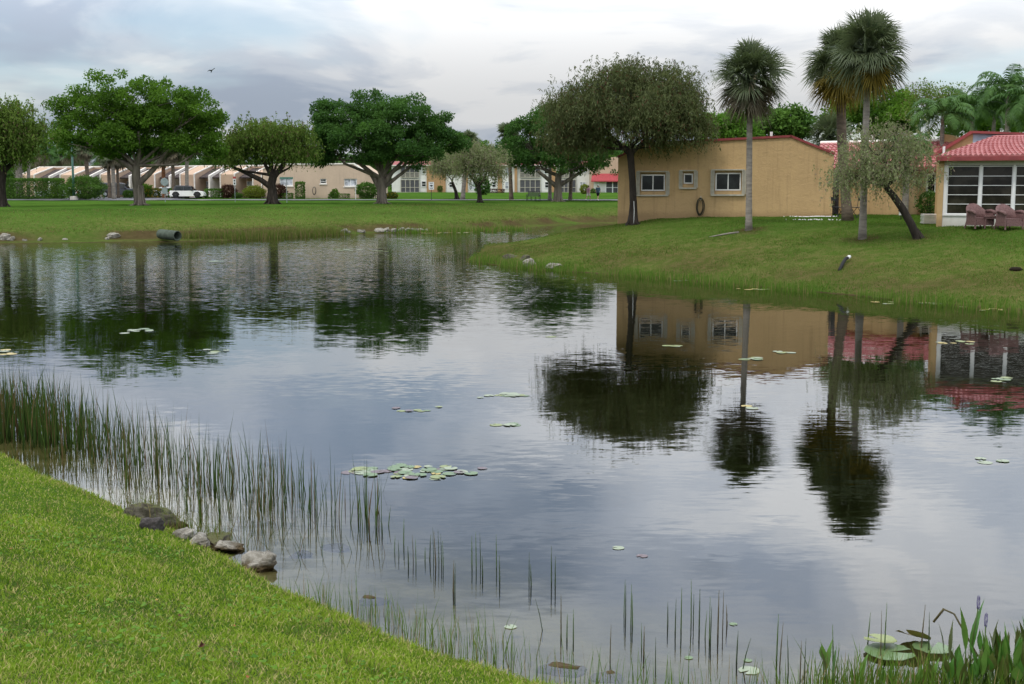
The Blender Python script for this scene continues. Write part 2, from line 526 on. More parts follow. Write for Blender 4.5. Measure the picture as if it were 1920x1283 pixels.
def build_water():
    m, nt = nodes_of('pond_water')
    N, L = nt.nodes.new, nt.links.new
    pos = N('ShaderNodeNewGeometry').outputs['Position']
    sep = N('ShaderNodeSeparateXYZ')
    L(pos, sep.inputs[0])
    # wind: the open far-left water is ruffled, the lee under the right bank is calm
    patch = fnode(nt, 'SUBTRACT', noise(nt, .11, 3, .6, vec=pos, stretch=(1, .6, 1)).outputs[0], .5)
    far_ = smooth(nt, fnode(nt, 'MULTIPLY_ADD', patch, 22.0, sep.outputs[1]), 25, 41)
    left_ = smooth(nt, fnode(nt, 'MULTIPLY_ADD', patch, 6.0, fnode(nt, 'MULTIPLY', sep.outputs[0], -1.0)), -4.5, 1.0)
    wind = fnode(nt, 'MULTIPLY', far_, left_)
    def slopes(scale, st, det):
        n = noise(nt, scale, det, .55, vec=pos, stretch=st, dist=.3)
        s = N('ShaderNodeVectorMath'); s.operation = 'SUBTRACT'
        L(n.outputs['Color'], s.inputs[0]); s.inputs[1].default_value = (.5, .5, .5)
        return s.outputs[0]
    def vscale(v, f):
        s = N('ShaderNodeVectorMath'); s.operation = 'SCALE'
        L(v, s.inputs[0])
        if hasattr(f, 'is_output'): L(f, s.inputs['Scale'])
        else: s.inputs['Scale'].default_value = f
        return s.outputs[0]
    def vadd(a, b):
        s = N('ShaderNodeVectorMath'); s.operation = 'ADD'
        L(a, s.inputs[0])
        if hasattr(b, 'is_output'): L(b, s.inputs[1])
        else: s.inputs[1].default_value = b
        return s.outputs[0]
    mid = smooth(nt, noise(nt, .35, 3, .6, vec=pos, stretch=(.6, 1, 1)).outputs[0], .35, .7)
    amp1 = fnode(nt, 'ADD', fnode(nt, 'MULTIPLY_ADD', mid, .038, .024), fnode(nt, 'MULTIPLY', wind, .15))
    amp2 = fnode(nt, 'MULTIPLY_ADD', wind, .02, .014)
    v = vadd(vscale(slopes(1.0, (3.6, 12.0, 1), 3), amp1), vscale(slopes(1.0, (.7, 1.5, 1), 2), amp2))
    sc = N('ShaderNodeVectorMath'); sc.operation = 'MULTIPLY'
    L(v, sc.inputs[0]); sc.inputs[1].default_value = (.28, 1, 0)
    nn = N('ShaderNodeVectorMath'); nn.operation = 'NORMALIZE'
    L(vadd(sc.outputs[0], (0, 0, 1)), nn.inputs[0])
    gl = N('ShaderNodeBsdfGlossy')
    gl.inputs['Roughness'].default_value = .015
    gl.inputs['Color'].default_value = (.97, .98, 1, 1)
    L(nn.outputs[0], gl.inputs['Normal'])
    tr = N('ShaderNodeBsdfTransparent')
    tr.inputs[0].default_value = (.66, .68, .50, 1)
    fr = N('ShaderNodeFresnel')
    fr.inputs['IOR'].default_value = 1.6
    L(nn.outputs[0], fr.inputs['Normal'])
    mx = N('ShaderNodeMixShader')
    L(fr.outputs[0], mx.inputs[0]); L(tr.outputs[0], mx.inputs[1]); L(gl.outputs[0], mx.inputs[2])
    o = N('ShaderNodeOutputMaterial')
    L(mx.outputs[0], o.inputs[0])
    b = MB()
    b.add([(-200, -40, 0), (260, -40, 0), (260, 140, 0), (-200, 140, 0)], [(0, 1, 2, 3)])
    tag(b.build('pond_water', m), 'calm pond water mirroring the sky, trees and houses', 'water', kind='structure')

# ------------------------------------------------------------------ plant builders
def unit(v):
    return v / np.maximum(np.linalg.norm(v, axis=-1, keepdims=True), 1e-9)
def rdir(rng, n):
    return unit(rng.normal(size=(n, 3)))
def leaf_mesh(name, C, D, S, ln, wd, tone, material, fold=0.12):
    """one folded four-cornered blade per row: base C, direction D, side S"""
    n = len(C)
    S = unit(S - D * np.sum(S * D, 1, keepdims=True))
    Nn = np.cross(D, S)
    ln, wd = np.broadcast_to(ln, n)[:, None], np.broadcast_to(wd, n)[:, None]
    V = np.stack([C, C + D * ln * .45 + S * wd * .5 + Nn * wd * fold, C + D * ln, C + D * ln * .45 - S * wd * .5 + Nn * wd * fold], 1).reshape(-1, 3)
    f = np.arange(4 * n).reshape(n, 4)
    return mesh_np(name, V, f, material, np.repeat(tone, 4))
def lobe_clumps(lobes, n, rng, inner=.3):
    """clump centres spread over the outside of overlapping ellipsoids (cx,cy,cz,rx,ry,rz)"""
    L = np.array(lobes, dtype=float)
    w = (L[:, 3] * L[:, 4] + L[:, 3] * L[:, 5] + L[:, 4] * L[:, 5])
    m = n * 14
    I = rng.choice(len(L), m, p=w / w.sum())
    d = rdir(rng, m)
    inn = rng.random(m) < inner
    k = np.where(inn, rng.uniform(.25, .75, m), rng.uniform(.78, 1.14, m))
    P = L[I, :3] + d * L[I, 3:] * k[:, None]
    deep = np.min(np.linalg.norm((P[:, None] - L[None, :, :3]) / L[None, :, 3:], axis=2), axis=1)
    ok = ~((d[:, 2] < -.35) & (rng.random(m) < .6)) & (inn | (deep >= .66))
    far = rng.random(m) < .12
    P = np.where((far & ~inn)[:, None], L[I, :3] + d * L[I, 3:] * rng.uniform(1.08, 1.26, m)[:, None], P)
    sel = np.where(ok)[0][:n]
    return P[sel], I[sel]
def bark_branches(b, fork, lobes, cl, own, rng, r0, sub=70, thin=.012):
    """limbs from the fork to every lobe and twigs on to the clumps"""
    fork = np.array(fork, dtype=float)
    for i, l in enumerate(lobes):
        c = np.array(l[:3], dtype=float)
        v = c - fork
        mid = fork + v * .5 + rng.normal(size=3) * .09 * np.linalg.norm(v) + np.array([0, 0, -.05 * np.linalg.norm(v)])
        q = [fork, fork * .7 + mid * .3 + rng.normal(size=3) * .05, mid, mid * .45 + c * .55 + rng.normal(size=3) * .12, c]
        rr = r0 * rng.uniform(.38, .6)
        b.tube(q, [rr, rr * .8, rr * .58, rr * .38, rr * .16], 6, 0, False)
        ks = np.where(own == i)[0]
        rng.shuffle(ks)
        for k in ks[:max(2, int(sub * len(ks) / max(len(cl), 1)))]:
            s = q[2] * .5 + q[3] * .5 if rng.random() < .5 else q[3]
            e = cl[k]
            m = (s + e) / 2 + rng.normal(size=3) * .07 * np.linalg.norm(e - s)
            b.tube([s, m, e], [rr * .22 + thin, rr * .13 + thin * .7, thin * .5], 4, 0, False)
def px_lobes(lobes, ub, vb, s, rng, flat=1.0):
    """lobes traced in photo pixels (u, v, ru, rv[, depth offset in m]) -> metres round the trunk base"""
    out = []
    for l in lobes:
        ru, rv = l[2] / s, l[3] / s
        dy = l[4] if len(l) > 4 else rng.uniform(-.45, .45) * ru
        out.append(((l[0] - ub) / s, dy, (vb - l[1]) / s, ru, ru * flat, rv))
    return out
def trunk_path(px, ub, vb, s, rng, dy=0.0):
    return [((u - ub) / s, dy * k / max(1, len(px) - 1), (vb - v) / s) for k, (u, v, r) in enumerate(px)], [r for u, v, r in px]

def broad_tree(name, label, ub, vb, lobes, trunk, leaf_m, bark_m, n_cl, per, leaf=.3, clump=.6, seed=1, group=None, base=None, flare=1.0, cat='tree', inner=.3, flat=1.0, ratio=.5, limbs=(), sub=90):
    rng = np.random.default_rng(seed)
    p = base or gp(ub, vb)
    s = F / p.y
    t = empty(name, p, 0, label, cat, group)
    lb = px_lobes(lobes, ub, vb, s, rng, flat)
    path, rad = trunk_path(trunk, ub, vb, s, rng)
    b = MB()
    path = [Vector(q) for q in path]
    path[0].z = -.25
    b.tube(path, rad, 10, 0, False)
    if flare > 1:
        for k in range(8):
            a = 2 * math.pi * k / 8 + rng.uniform(-.3, .3)
            r = rad[0]
            e = flare * rng.uniform(.95, 1.5)
            b.tube([(math.cos(a) * r * e * 1.2, math.sin(a) * r * e * 1.2, -.10), (math.cos(a) * r * 1.0, math.sin(a) * r * 1.0, r * .22), (math.cos(a) * r * .78, math.sin(a) * r * .78, r * 1.1),
                    (math.cos(a) * r * .62, math.sin(a) * r * .62, r * 3.4)], [r * .10, r * .17, r * .20, r * .16], 6, 0, False)
    for lm in limbs:
        lp, lr = trunk_path(lm, ub, vb, s, rng, rng.uniform(-1, 1))
        b.tube(lp, lr, 8, 0, False)
    cl, own = lobe_clumps(lb, n_cl, rng, inner)
    bark_branches(b, path[-1], lb, cl, own, rng, rad[-1] * .95, sub)
    b.build('trunk', bark_m, t, True)
    n = len(cl)
    tone_c = np.clip(rng.normal(.5, .22, n), 0, 1)
    sc = rng.uniform(.5, 1.45, n)
    k = rng.choice(n, n * per, p=sc ** 2 / np.sum(sc ** 2))
    off = unit(rng.normal(size=(len(k), 3))) * (rng.random(len(k)) ** .45)[:, None] * np.array([1, 1, .62]) * .95 * clump * sc[k][:, None]
    C = cl[k] + off
    D = unit(rdir(rng, len(k)) + unit(off) * .6 + np.array([0, 0, -.15]))
    S = rdir(rng, len(k)) + np.array([0, 0, .0])
    ln = leaf * rng.uniform(.65, 1.3, len(k))
    me = leaf_mesh('crown', C, D, S, ln, ln * ratio, tone_c[k], leaf_m)
    link('crown', me, t)
    return t

def weeping_tree(name, label, ub, vb, lobes, trunk, leaf_m, bark_m, n_cl, strands, seed=1, drop=(.5, 1.3), leaf=.12, group=None, base=None, limbs=(), per_strand=11, width=.32, cat='tree', sub=80, clump=.45):
    """bottlebrush and willow-like crowns: narrow leaves along hanging twigs"""
    rng = np.random.default_rng(seed)
    p = base or gp(ub, vb)
    s = F / p.y
    t = empty(name, p, 0, label, cat, group)
    lb = px_lobes(lobes, ub, vb, s, rng)
    path, rad = trunk_path(trunk, ub, vb, s, rng)
    path = [Vector(q) for q in path]
    path[0].z = -.2
    b = MB()
    b.tube(path, rad, 10, 0, False)
    r = rad[0]
    for k in range(7):
        a = 2 * math.pi * k / 7 + rng.uniform(-.3, .3)
        sl = (path[1].x - path[0].x) / max(.1, path[1].z - path[0].z)
        b.tube([(math.cos(a) * r * 1.7, math.sin(a) * r * 1.7, -.1), (math.cos(a) * r * .85 + sl * r * .6, math.sin(a) * r * .85, r * .5), (math.cos(a) * r * .5 + sl * r * 2.4, math.sin(a) * r * .5, r * 2.2)], [r * .13, r * .22, r * .16], 6, 0, False)
    for lm in limbs:
        lp, lr = trunk_path(lm, ub, vb, s, rng, rng.uniform(-.6, .6))
        b.tube(lp, lr, 8, 0, False)
    cl, own = lobe_clumps(lb, n_cl, rng, .3)
    bark_branches(b, path[-1], lb, cl, own, rng, rad[-1] * .9, sub)
    n = len(cl)
    tone_c = np.clip(rng.normal(.5, .25, n), 0, 1)
    Cs, Ds, Ss, Ls, Ts = [], [], [], [], []
    for i in range(n):
        m = int(strands * rng.uniform(.6, 1.4))
        o = cl[i] + rng.normal(size=(m, 3)) * clump * np.array([1, 1, .6])
        az = rng.uniform(0, 2 * math.pi, m)
        spread = rng.uniform(.1, .55, m)
        Ld = rng.uniform(drop[0], drop[1], m)
        tt = np.linspace(0, 1, per_strand)
        px = o[:, None, 0] + np.cos(az)[:, None] * (spread * Ld)[:, None] * np.sqrt(tt)
        py = o[:, None, 1] + np.sin(az)[:, None] * (spread * Ld)[:, None] * np.sqrt(tt)
        pz = o[:, None, 2] + Ld[:, None] * (.35 * tt - 1.15 * tt * tt)
        P = np.stack([px, py, pz], -1).reshape(-1, 3)
        k = len(P)
        d = unit(rng.normal(size=(k, 3)) * .5 + np.array([0, 0, -.75]))
        Cs.append(P); Ds.append(d); Ss.append(rdir(rng, k)); Ls.append(leaf * rng.uniform(.7, 1.4, k)); Ts.append(np.full(k, tone_c[i]))
    C, D, S, L_, T = map(np.concatenate, (Cs, Ds, Ss, Ls, Ts))
    b.build('trunk', bark_m, t, True)
    link('crown', leaf_mesh('crown', C, D, S, L_, L_ * width, T, leaf_m), t)
    return t

def fan_crown(Rc, fronds, leaflets, rng, wid=.035, droop=.5, dead=0.25):
    """costapalmate fan palm head: petioles and split fans, strips of two faces"""
    V, Q, T3, tone, mi4, mi3 = [], [], [], [], [], []
    n = 0
    for i in range(fronds):
        q = (i + .5) / fronds
        el = math.radians(86 - 158 * q ** .95 + rng.normal(0, 7))
        az = i * 2.39996 + rng.normal(0, .2)
        d = np.array([math.cos(el) * math.cos(az), math.cos(el) * math.sin(az), math.sin(el)])
        side = unit(np.cross(d, [0, 0, 1.0]))
        up = np.cross(side, d)
        ro = rng.normal(0, .75)
        side, up = side * math.cos(ro) + up * math.sin(ro), up * math.cos(ro) - side * math.sin(ro)
        Lp = Rc * rng.uniform(.30, .52)
        base = np.array([0, 0, -.12 * Rc * q])
        hub = base + d * Lp + np.array([0, 0, -.10 * Lp])
        dd = 1 if q > 1 - dead else 0
        tn = np.clip(rng.normal(.62 - .3 * q, .18), 0, 1)
        V += [base + side * .012, base - side * .012, hub - side * .012, hub + side * .012]
        tone += [tn] * 4; Q.append((n, n + 1, n + 2, n + 3)); mi4.append(dd); n += 4
        Lf = Rc * rng.uniform(.58, .74)
        for k in range(leaflets):
            a = (k + .5) / leaflets * 2 - 1
            ang = a * 1.75 + rng.normal(0, .03)
            ld = unit(d * math.cos(ang) + side * math.sin(ang) + up * (.28 * abs(a) + rng.normal(0, .05)))
            L = Lf * (1 - .30 * abs(a) ** 2) * rng.uniform(.85, 1.08)
            wv = unit(np.cross(ld, up)) * wid * .5
            m = hub + ld * L * .55 + np.array([0, 0, -droop * .10 * L])
            e = hub + ld * L * .93 + np.array([0, 0, -droop * rng.uniform(.35, .75) * L])
            V += [hub + wv * .5, hub - wv * .5, m - wv, m + wv, e]
            tone += [tn] * 5
            Q.append((n, n + 1, n + 2, n + 3)); T3.append((n + 3, n + 2, n + 4)); mi4.append(dd); mi3.append(dd); n += 5
    return np.array(V), Q, T3, tone, mi4 + mi3
def fan_palm(name, label, base, height, Rc, r, leaf_m, dead_m, bark_m, seed=1, lean=(0, 0), fronds=58, leaflets=30, wid=.035, group=None, curve=0.0, dead=.22, boots=None):
    rng = np.random.default_rng(seed)
    t = empty(name, base, 0, label, 'palm tree', group)
    b = MB()
    path, rad = [], []
    for k in range(11):
        q = k / 10
        path.append((lean[0] * q + curve * math.sin(q * math.pi), lean[1] * q, -.2 + (height + .2) * q))
        rad.append(r * (1.35 if k == 0 else 1.08 if k == 1 else 1.0 - .12 * q + .05 * rng.normal() * .4))
    b.tube(path, rad, 12, 0, True)
    b.build('trunk', bark_m, t, True)
    V, Q, T3, tone, mi = fan_crown(Rc, fronds, leaflets, rng, wid, dead=dead)
    V = V + np.array([lean[0], lean[1], height + .05 * Rc])
    link('crown', mesh_np('crown', V, [np.array(Q), np.array(T3)], [leaf_m, dead_m], np.array(tone), mat_idx=mi), t)
    hb = MB()                                             # leaf bases packed round the growing point
    for k in range(34):
        a, q = k * 2.4, k / 34
        e = math.radians(-35 + 115 * q)
        o = Vector((math.cos(e) * math.cos(a), math.cos(e) * math.sin(a), math.sin(e)))
        c0 = Vector((lean[0], lean[1], height - .12 * Rc + .1 * Rc * q))
        hb.bar(c0, c0 + o * Rc * rng.uniform(.26, .40), Rc * .10, Rc * .04)
    hb.build('leaf_bases', leaf_m, t)
    if boots:
        bb = MB()
        z0, z1 = boots
        for k in range(int((z1 - z0) * 26)):
            a = k * 2.4
            z = z0 + (z1 - z0) * k / max(1, int((z1 - z0) * 26))
            q = z / height
            c = Vector((lean[0] * q, lean[1] * q, z))
            o = Vector((math.cos(a), math.sin(a), 0))
            bb.bar(c + o * r * .8, c + o * (r * 1.45) + Vector((0, 0, .16)), .07, .03)
        bb.build('frond_stubs', bark_m, t)
    return t
def feather_frond(L, rng, arch, leaflets, lw, ll, V, Q, tone, origin, az, el, tn):
    n = len(V)
    P = []
    pos = np.array(origin, dtype=float)
    e = el
    step = L / 14
    for k in range(15):
        P.append(pos.copy())
        pos = pos + step * np.array([math.cos(e) * math.cos(az), math.cos(e) * math.sin(az), math.sin(e)])
        e -= arch / 14 * (0.5 + k / 10)
    P = np.array(P)
    for k in range(14):
        d = unit(P[k + 1] - P[k])
        s = unit(np.cross(d, [0, 0, 1.0]))
        w = .02 * (1 - k / 16)
        V += [P[k] + s * w, P[k] - s * w, P[k + 1] - s * w, P[k + 1] + s * w]
        Q.append((n, n + 1, n + 2, n + 3)); tone += [tn] * 4; n += 4
    for k in range(leaflets):
        q = .14 + .86 * (k + .5) / leaflets
        f = q * 14
        i = min(13, int(f))
        p = P[i] + (P[i + 1] - P[i]) * (f - i)
        d = unit(P[i + 1] - P[i])
        s = unit(np.cross(d, [0, 0, 1.0]))
        for sg in (-1, 1):
            l = ll * math.sin(math.pi * min(1, .18 + .80 * q)) * rng.uniform(.85, 1.1)
            ld = unit(s * sg + d * .55 + np.array([0, 0, rng.uniform(-.25, .25)]))
            m = p + ld * l * .55 + np.array([0, 0, -.10 * l])
            e2 = p + ld * l * .9 + np.array([0, 0, -rng.uniform(.3, .75) * l])
            w = d * lw * .5
            V += [p + w * .6, p - w * .6, m - w, m + w, e2]
            Q.append((n, n + 1, n + 2, n + 3)); Q.append((n + 3, n + 2, n + 4, n + 4)); tone += [tn] * 5; n += 5
def feather_palm(name, label, base, height, L, r, leaf_m, bark_m, seed=1, fronds=18, leaflets=34, arch=1.9, lean=(0, 0), group=None, lw=.05, ll=.55):
    rng = np.random.default_rng(seed)
    t = empty(name, base, 0, label, 'palm tree', group)
    b = MB()
    b.tube([(lean[0] * k / 8, lean[1] * k / 8, -.2 + (height + .2) * k / 8) for k in range(9)], [r * (1.3 if k == 0 else 1 - .03 * k) for k in range(9)], 10)
    b.tube([(lean[0], lean[1], height - .05), (lean[0], lean[1], height + .5)], [r * .7, r * .35], 8)
    b.build('trunk', bark_m, t, True)
    V, Q, tone = [], [], []
    for i in range(fronds):
        q = (i + .5) / fronds
        feather_frond(L * rng.uniform(.85, 1.1), rng, arch * rng.uniform(.8, 1.2), leaflets, lw, ll, V, Q, tone, (lean[0], lean[1], height + .35), i * 2.39996 + rng.normal(0, .2), math.radians(82 - 75 * q), float(np.clip(rng.normal(.55, .2), 0, 1)))
    q4 = np.array([x for x in Q if x[2] != x[3]]); q3 = np.array([x[:3] for x in Q if x[2] == x[3]])
    link('crown', mesh_np('crown', np.array(V), [q4, q3], leaf_m, np.array(tone)), t)
    return t
def shrub(name, label, base, size, leaf_m, bark_m, n=900, leaf=.12, seed=1, group=None, box=False, cat='shrub', rz=0.0, ratio=.5, upright=0.0):
    """bush: leaves through the outer shell of a rounded or clipped box body, on a few stems"""
    rng = np.random.default_rng(seed)
    t = empty(name, base, rz, label, cat, group)
    sx, sy, sz = size
    if box:
        P = rng.uniform(-1, 1, size=(n, 3))
        ax = rng.choice(3, n, p=[sy * sz / (sy * sz + sx * sz + sx * sy), sx * sz / (sy * sz + sx * sz + sx * sy), sx * sy / (sy * sz + sx * sz + sx * sy)])
        P[np.arange(n), ax] = np.sign(P[np.arange(n), ax]) * rng.uniform(.8, 1.03, n)
        C = P * np.array([sx, sy, sz]) / 2 + np.array([0, 0, sz / 2])
        nrm = np.zeros_like(P); nrm[np.arange(n), ax] = np.sign(P[np.arange(n), ax])
        C[:, 2] = np.maximum(C[:, 2], .03)
    else:
        nrm = rdir(rng, n)
        lump = 1 + .16 * np.sin(nrm[:, 0] * 5 + seed) * np.cos(nrm[:, 1] * 6 + 2 * seed) + .1 * np.sin(nrm[:, 2] * 9 + seed)
        C = nrm * np.array([sx, sy, sz]) / 2 * (lump * rng.uniform(.7, 1.04, n))[:, None] + np.array([0, 0, sz * .5])
        C[:, 2] = np.maximum(C[:, 2], .02)
    tone = np.clip(.5 + .35 * np.sin(C[:, 0] * 3.1 + seed) * np.sin(C[:, 2] * 4.3 + 1.7 * seed) + rng.normal(0, .1, n), 0, 1)
    D = unit(nrm * .7 + rdir(rng, n) + np.array([0, 0, .3 + upright]))
    ln = leaf * rng.uniform(.7, 1.35, n)
    link('foliage', leaf_mesh('foliage', C, D, rdir(rng, n), ln, ln * ratio, tone, leaf_m), t)
    b = MB()
    for k in range(max(4, int(sx * 2.2)) if box else 6):
        x = (rng.uniform(-.46, .46) * sx) if box else rng.uniform(-.1, .1) * sx
        e = (x + rng.uniform(-.12, .12) * min(sx, 2), rng.uniform(-.25, .25) * sy, sz * rng.uniform(.6, .85)) if box else tuple(rng.uniform(-.3, .3, 2) * np.array([sx, sy])) + (sz * rng.uniform(.5, .8),)
        b.tube([(x, 0, -.08), ((x + e[0]) / 2, e[1] / 2, sz * .35), e], [.035, .025, .01], 5)
    b.build('stems', bark_m, t)
    return t

def blades(rng, P, h, w, lean, nseg=2, az=None, curl=.5):
    """grass or reed blades: flat tapering strips; P (n,3) bases, h (n,) heights"""
    n = len(P)
    az = rng.uniform(0, 2 * math.pi, n) if az is None else az
    fa = rng.uniform(0, 2 * math.pi, n)
    sd = np.stack([np.cos(fa), np.sin(fa), np.zeros(n)], 1)
    ld = np.stack([np.cos(az), np.sin(az), np.zeros(n)], 1)
    lean = np.broadcast_to(lean, n)
    w = np.broadcast_to(w, n)
    V = []
    for k in range(nseg + 1):
        q = k / nseg
        c = P + ld * (lean * h * q ** (1 + curl))[:, None]
        c[:, 2] += h * q * np.sqrt(np.clip(1 - (lean * q * .8) ** 2, .05, 1))
        if k < nseg:
            ww = (w * (1 - .55 * q) * .5)[:, None] * sd
            V += [c - ww, c + ww]
        else:
            V.append(c)
    nv = 2 * nseg + 1
    V = np.stack(V, 1).reshape(-1, 3)
    b = (np.arange(n) * nv)[:, None]
    F4 = [b + np.array([[2 * k, 2 * k + 1, 2 * k + 3, 2 * k + 2]]) for k in range(nseg - 1)]
    F3 = b + np.array([[2 * nseg - 2, 2 * nseg - 1, 2 * nseg]])
    fs = ([np.concatenate(F4)] if F4 else []) + [F3]
    return V, fs, nv

# ------------------------------------------------------------------ materials in use
def stucco(name, base, stain, rel=.38, sc=1.0):
    m, nt = nodes_of(name)
    tc = nt.nodes.new('ShaderNodeTexCoord').outputs['Object']
    a = noise(nt, .5 * sc, 5, .6, vec=tc).outputs[0]
    b_ = noise(nt, 5.5 * sc, 7, .68, vec=tc, stretch=(.8, .8, 1.05), dist=.5).outputs[0]
    fine = noise(nt, 28 * sc, 4, .6, vec=tc).outputs[0]
    c = mixc(nt, smooth(nt, a, .3, .7), base, tuple(k * .88 for k in base))
    c = mixc(nt, fnode(nt, 'MULTIPLY', smooth(nt, b_, .5, .78), .35), c, stain)
    # damp splash zone along the foot of the wall
    sp = nt.nodes.new('ShaderNodeSeparateXYZ'); nt.links.new(tc, sp.inputs[0])
    foot = smooth(nt, fnode(nt, 'ADD', sp.outputs[2], fnode(nt, 'MULTIPLY', b_, .35)), .62, .22)
    c = mixc(nt, fnode(nt, 'MULTIPLY', foot, .75), c, stain)
    drip = noise(nt, 1.6, 4, .6, vec=tc, stretch=(3.2, 3.2, .22)).outputs[0]
    c = mixc(nt, fnode(nt, 'MULTIPLY', smooth(nt, drip, .50, .76), .55), c, stain)
    h = fnode(nt, 'ADD', fnode(nt, 'MULTIPLY', b_, 1.6), fnode(nt, 'MULTIPLY', fine, .5))
    principled(nt, c, .92, .15, 0, bump(nt, h, rel, .05))
    return m
M_ORANGE = stucco('ochre_stucco', (0.530, 0.362, 0.182), (0.30, 0.200, 0.105))
M_BEIGE = stucco('beige_stucco', (0.56, 0.43, 0.32), (0.40, 0.31, 0.24), .35)
M_TAN = stucco('tan_stucco', (0.52, 0.37, 0.265), (0.38, 0.28, 0.20), .3)
M_WHITEWALL = stucco('white_wall', (0.74, 0.73, 0.68), (0.50, 0.48, 0.42), .2)
M_OCHRE2 = stucco('brown_panel', (0.42, 0.255, 0.125), (0.32, 0.21, 0.12), .2)
M_RED = mat('red_coping', (0.235, 0.042, 0.042), .5, .4, var=.25, scale=2)
def tile_mat():
    m, nt = nodes_of('red_barrel_tile')
    tc = nt.nodes.new('ShaderNodeTexCoord').outputs['Object']
    a = noise(nt, 3.5, 4, .6, vec=tc).outputs[0]
    w = noise(nt, .7, 4, .6, vec=tc).outputs[0]
    c = mixc(nt, smooth(nt, a, .35, .65), (0.34, 0.098, 0.094), (0.46, 0.175, 0.168))
    c = mixc(nt, fnode(nt, 'MULTIPLY', smooth(nt, w, .5, .72), .35), c, (0.30, 0.14, 0.13))
    principled(nt, c, .55, .4)
    return m
M_TILE = tile_mat()
M_AWNING = mat('red_awning', (0.33, 0.055, 0.06), .7, .2)
M_WHITE = mat('white_paint', (0.76, 0.76, 0.74), .5, .4, var=.07, scale=4)
M_COPING = mat('pale_coping', (0.78, 0.73, 0.66), .7, .3, var=.1)
M_GREYWHITE = mat('grey_beige_metal', (0.43, 0.40, 0.32), .5, .45, var=.15, scale=6)
M_DARKROOF = mat('dark_shingle', (0.070, 0.055, 0.052), .85, .2, var=.3, scale=5, bmp=.5, bscale=12)
M_BLUEGREY = mat('blue_grey_panel', (0.32, 0.38, 0.46), .6, .3, var=.12)
M_CONC = mat('concrete', (0.46, 0.43, 0.38), .85, .2, var=.25, scale=3, bmp=.3)
M_ASPHALT = mat('asphalt', (0.12, 0.12, 0.13), .9, .2, var=.2, scale=.6, bmp=.2, bscale=60)
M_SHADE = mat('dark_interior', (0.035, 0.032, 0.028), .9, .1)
M_SCREEN = mat('grey_insect_screen', (0.085, 0.085, 0.09), .8, .2, var=.2)
M_BLACK = mat('black_metal', (0.012, 0.012, 0.013), .45, .5, var=.3, scale=8)
M_WICKER = mat('rose_brown_wicker', (0.175, 0.095, 0.088), .6, .35, var=.35, scale=26, bmp=.8, bscale=70)
M_GREENPOLE = mat('dark_green_paint', (0.018, 0.085, 0.060), .4, .5, var=.2)
M_GALV = mat('galvanised_steel', (0.30, 0.33, 0.34), .5, .4, .2, var=.2)
M_WOODPOLE = mat('grey_post', (0.20, 0.18, 0.15), .8, .2, var=.3)
M_CULVERT = mat('grey_green_pipe', (0.062, 0.080, 0.058), .75, .3, var=.35, scale=3, bmp=.4, bscale=12)
M_RUBBER = mat('black_rubber', (0.014, 0.014, 0.014), .75, .3, var=.2)
def glass(name, color, rough=.06):
    m, nt = nodes_of(name)
    n = noise(nt, 1.4, 4, .6)
    c = mixc(nt, smooth(nt, n.outputs[0], .4, .62), color, tuple(k * 2.3 + .003 for k in color))
    principled(nt, c, rough, .28)
    return m
M_GLASS = glass('dark_window_glass', (0.008, 0.011, 0.010))
M_GLASSC = glass('curtained_glass', (0.24, 0.25, 0.27), .12)
M_GLASSW = glass('sunroom_glass', (0.016, 0.014, 0.010))
M_BARK_DARK = mat('dark_bark', (0.038, 0.031, 0.025), .9, .15, var=.45, scale=5, bmp=1.0, bscale=14, stretch=(1, 1, .3))
M_BARK_GREY = mat('grey_fig_bark', (0.155, 0.130, 0.105), .9, .15, var=.4, scale=3, bmp=.9, bscale=9, stretch=(1, 1, .25))
M_BARK_PALM = mat('grey_palm_bark', (0.23, 0.205, 0.175), .9, .15, var=.3, scale=4, bmp=.9, bscale=9, stretch=(.6, .6, 2.4))
M_BARK_PALM2 = mat('brown_palm_bark', (0.135, 0.105, 0.078), .9, .15, var=.35, scale=4, bmp=.9, bscale=9, stretch=(.6, .6, 2.4))
M_BARK_RUST = mat('rust_palm_bark', (0.17, 0.075, 0.035), .9, .15, var=.4, scale=4)
L_FICUS = leafmat('ficus_leaf', (0.034, 0.085, 0.010), (0.140, 0.265, 0.030), .48)
L_FICUS_D = leafmat('dark_ficus_leaf', (0.024, 0.070, 0.018), (0.090, 0.190, 0.036), .45)
L_BOTTLE = leafmat('bottlebrush_leaf', (0.050, 0.066, 0.026), (0.150, 0.175, 0.068), .35, (0.105, 0.045, 0.028), .06)
L_OLIVE = leafmat('olive_leaf', (0.055, 0.100, 0.018), (0.185, 0.270, 0.050), .42, (0.14, 0.10, 0.06), .08)
L_WILLOW = leafmat('pale_willow_leaf', (0.120, 0.155, 0.060), (0.320, 0.360, 0.180), .4, (0.25, 0.20, 0.16), .22)
L_BRIGHT = leafmat('bright_leaf', (0.056, 0.147, 0.017), (0.168, 0.329, 0.042), .4)
L_PALM = leafmat('fan_palm_leaf', (0.048, 0.074, 0.034), (0.165, 0.195, 0.100), .3, rough=.45, spec=.4)
L_PALMDEAD = leafmat('dry_palm_leaf', (0.085, 0.072, 0.048), (0.190, 0.165, 0.110), .25)
L_PALMGOLD = leafmat('golden_palm_leaf', (0.110, 0.090, 0.018), (0.260, 0.190, 0.030), .3)
L_FEATHER = leafmat('feather_palm_leaf', (0.030, 0.083, 0.021), (0.098, 0.188, 0.045), .28, rough=.45)
L_HEDGE = leafmat('hedge_leaf', (0.035, 0.086, 0.016), (0.115, 0.221, 0.035), .3)
L_REDBUSH = leafmat('maroon_leaf', (0.029, 0.016, 0.013), (0.098, 0.042, 0.026), .25)
L_YELLOWBUSH = leafmat('lime_leaf', (0.090, 0.132, 0.017), (0.228, 0.258, 0.036), .35)
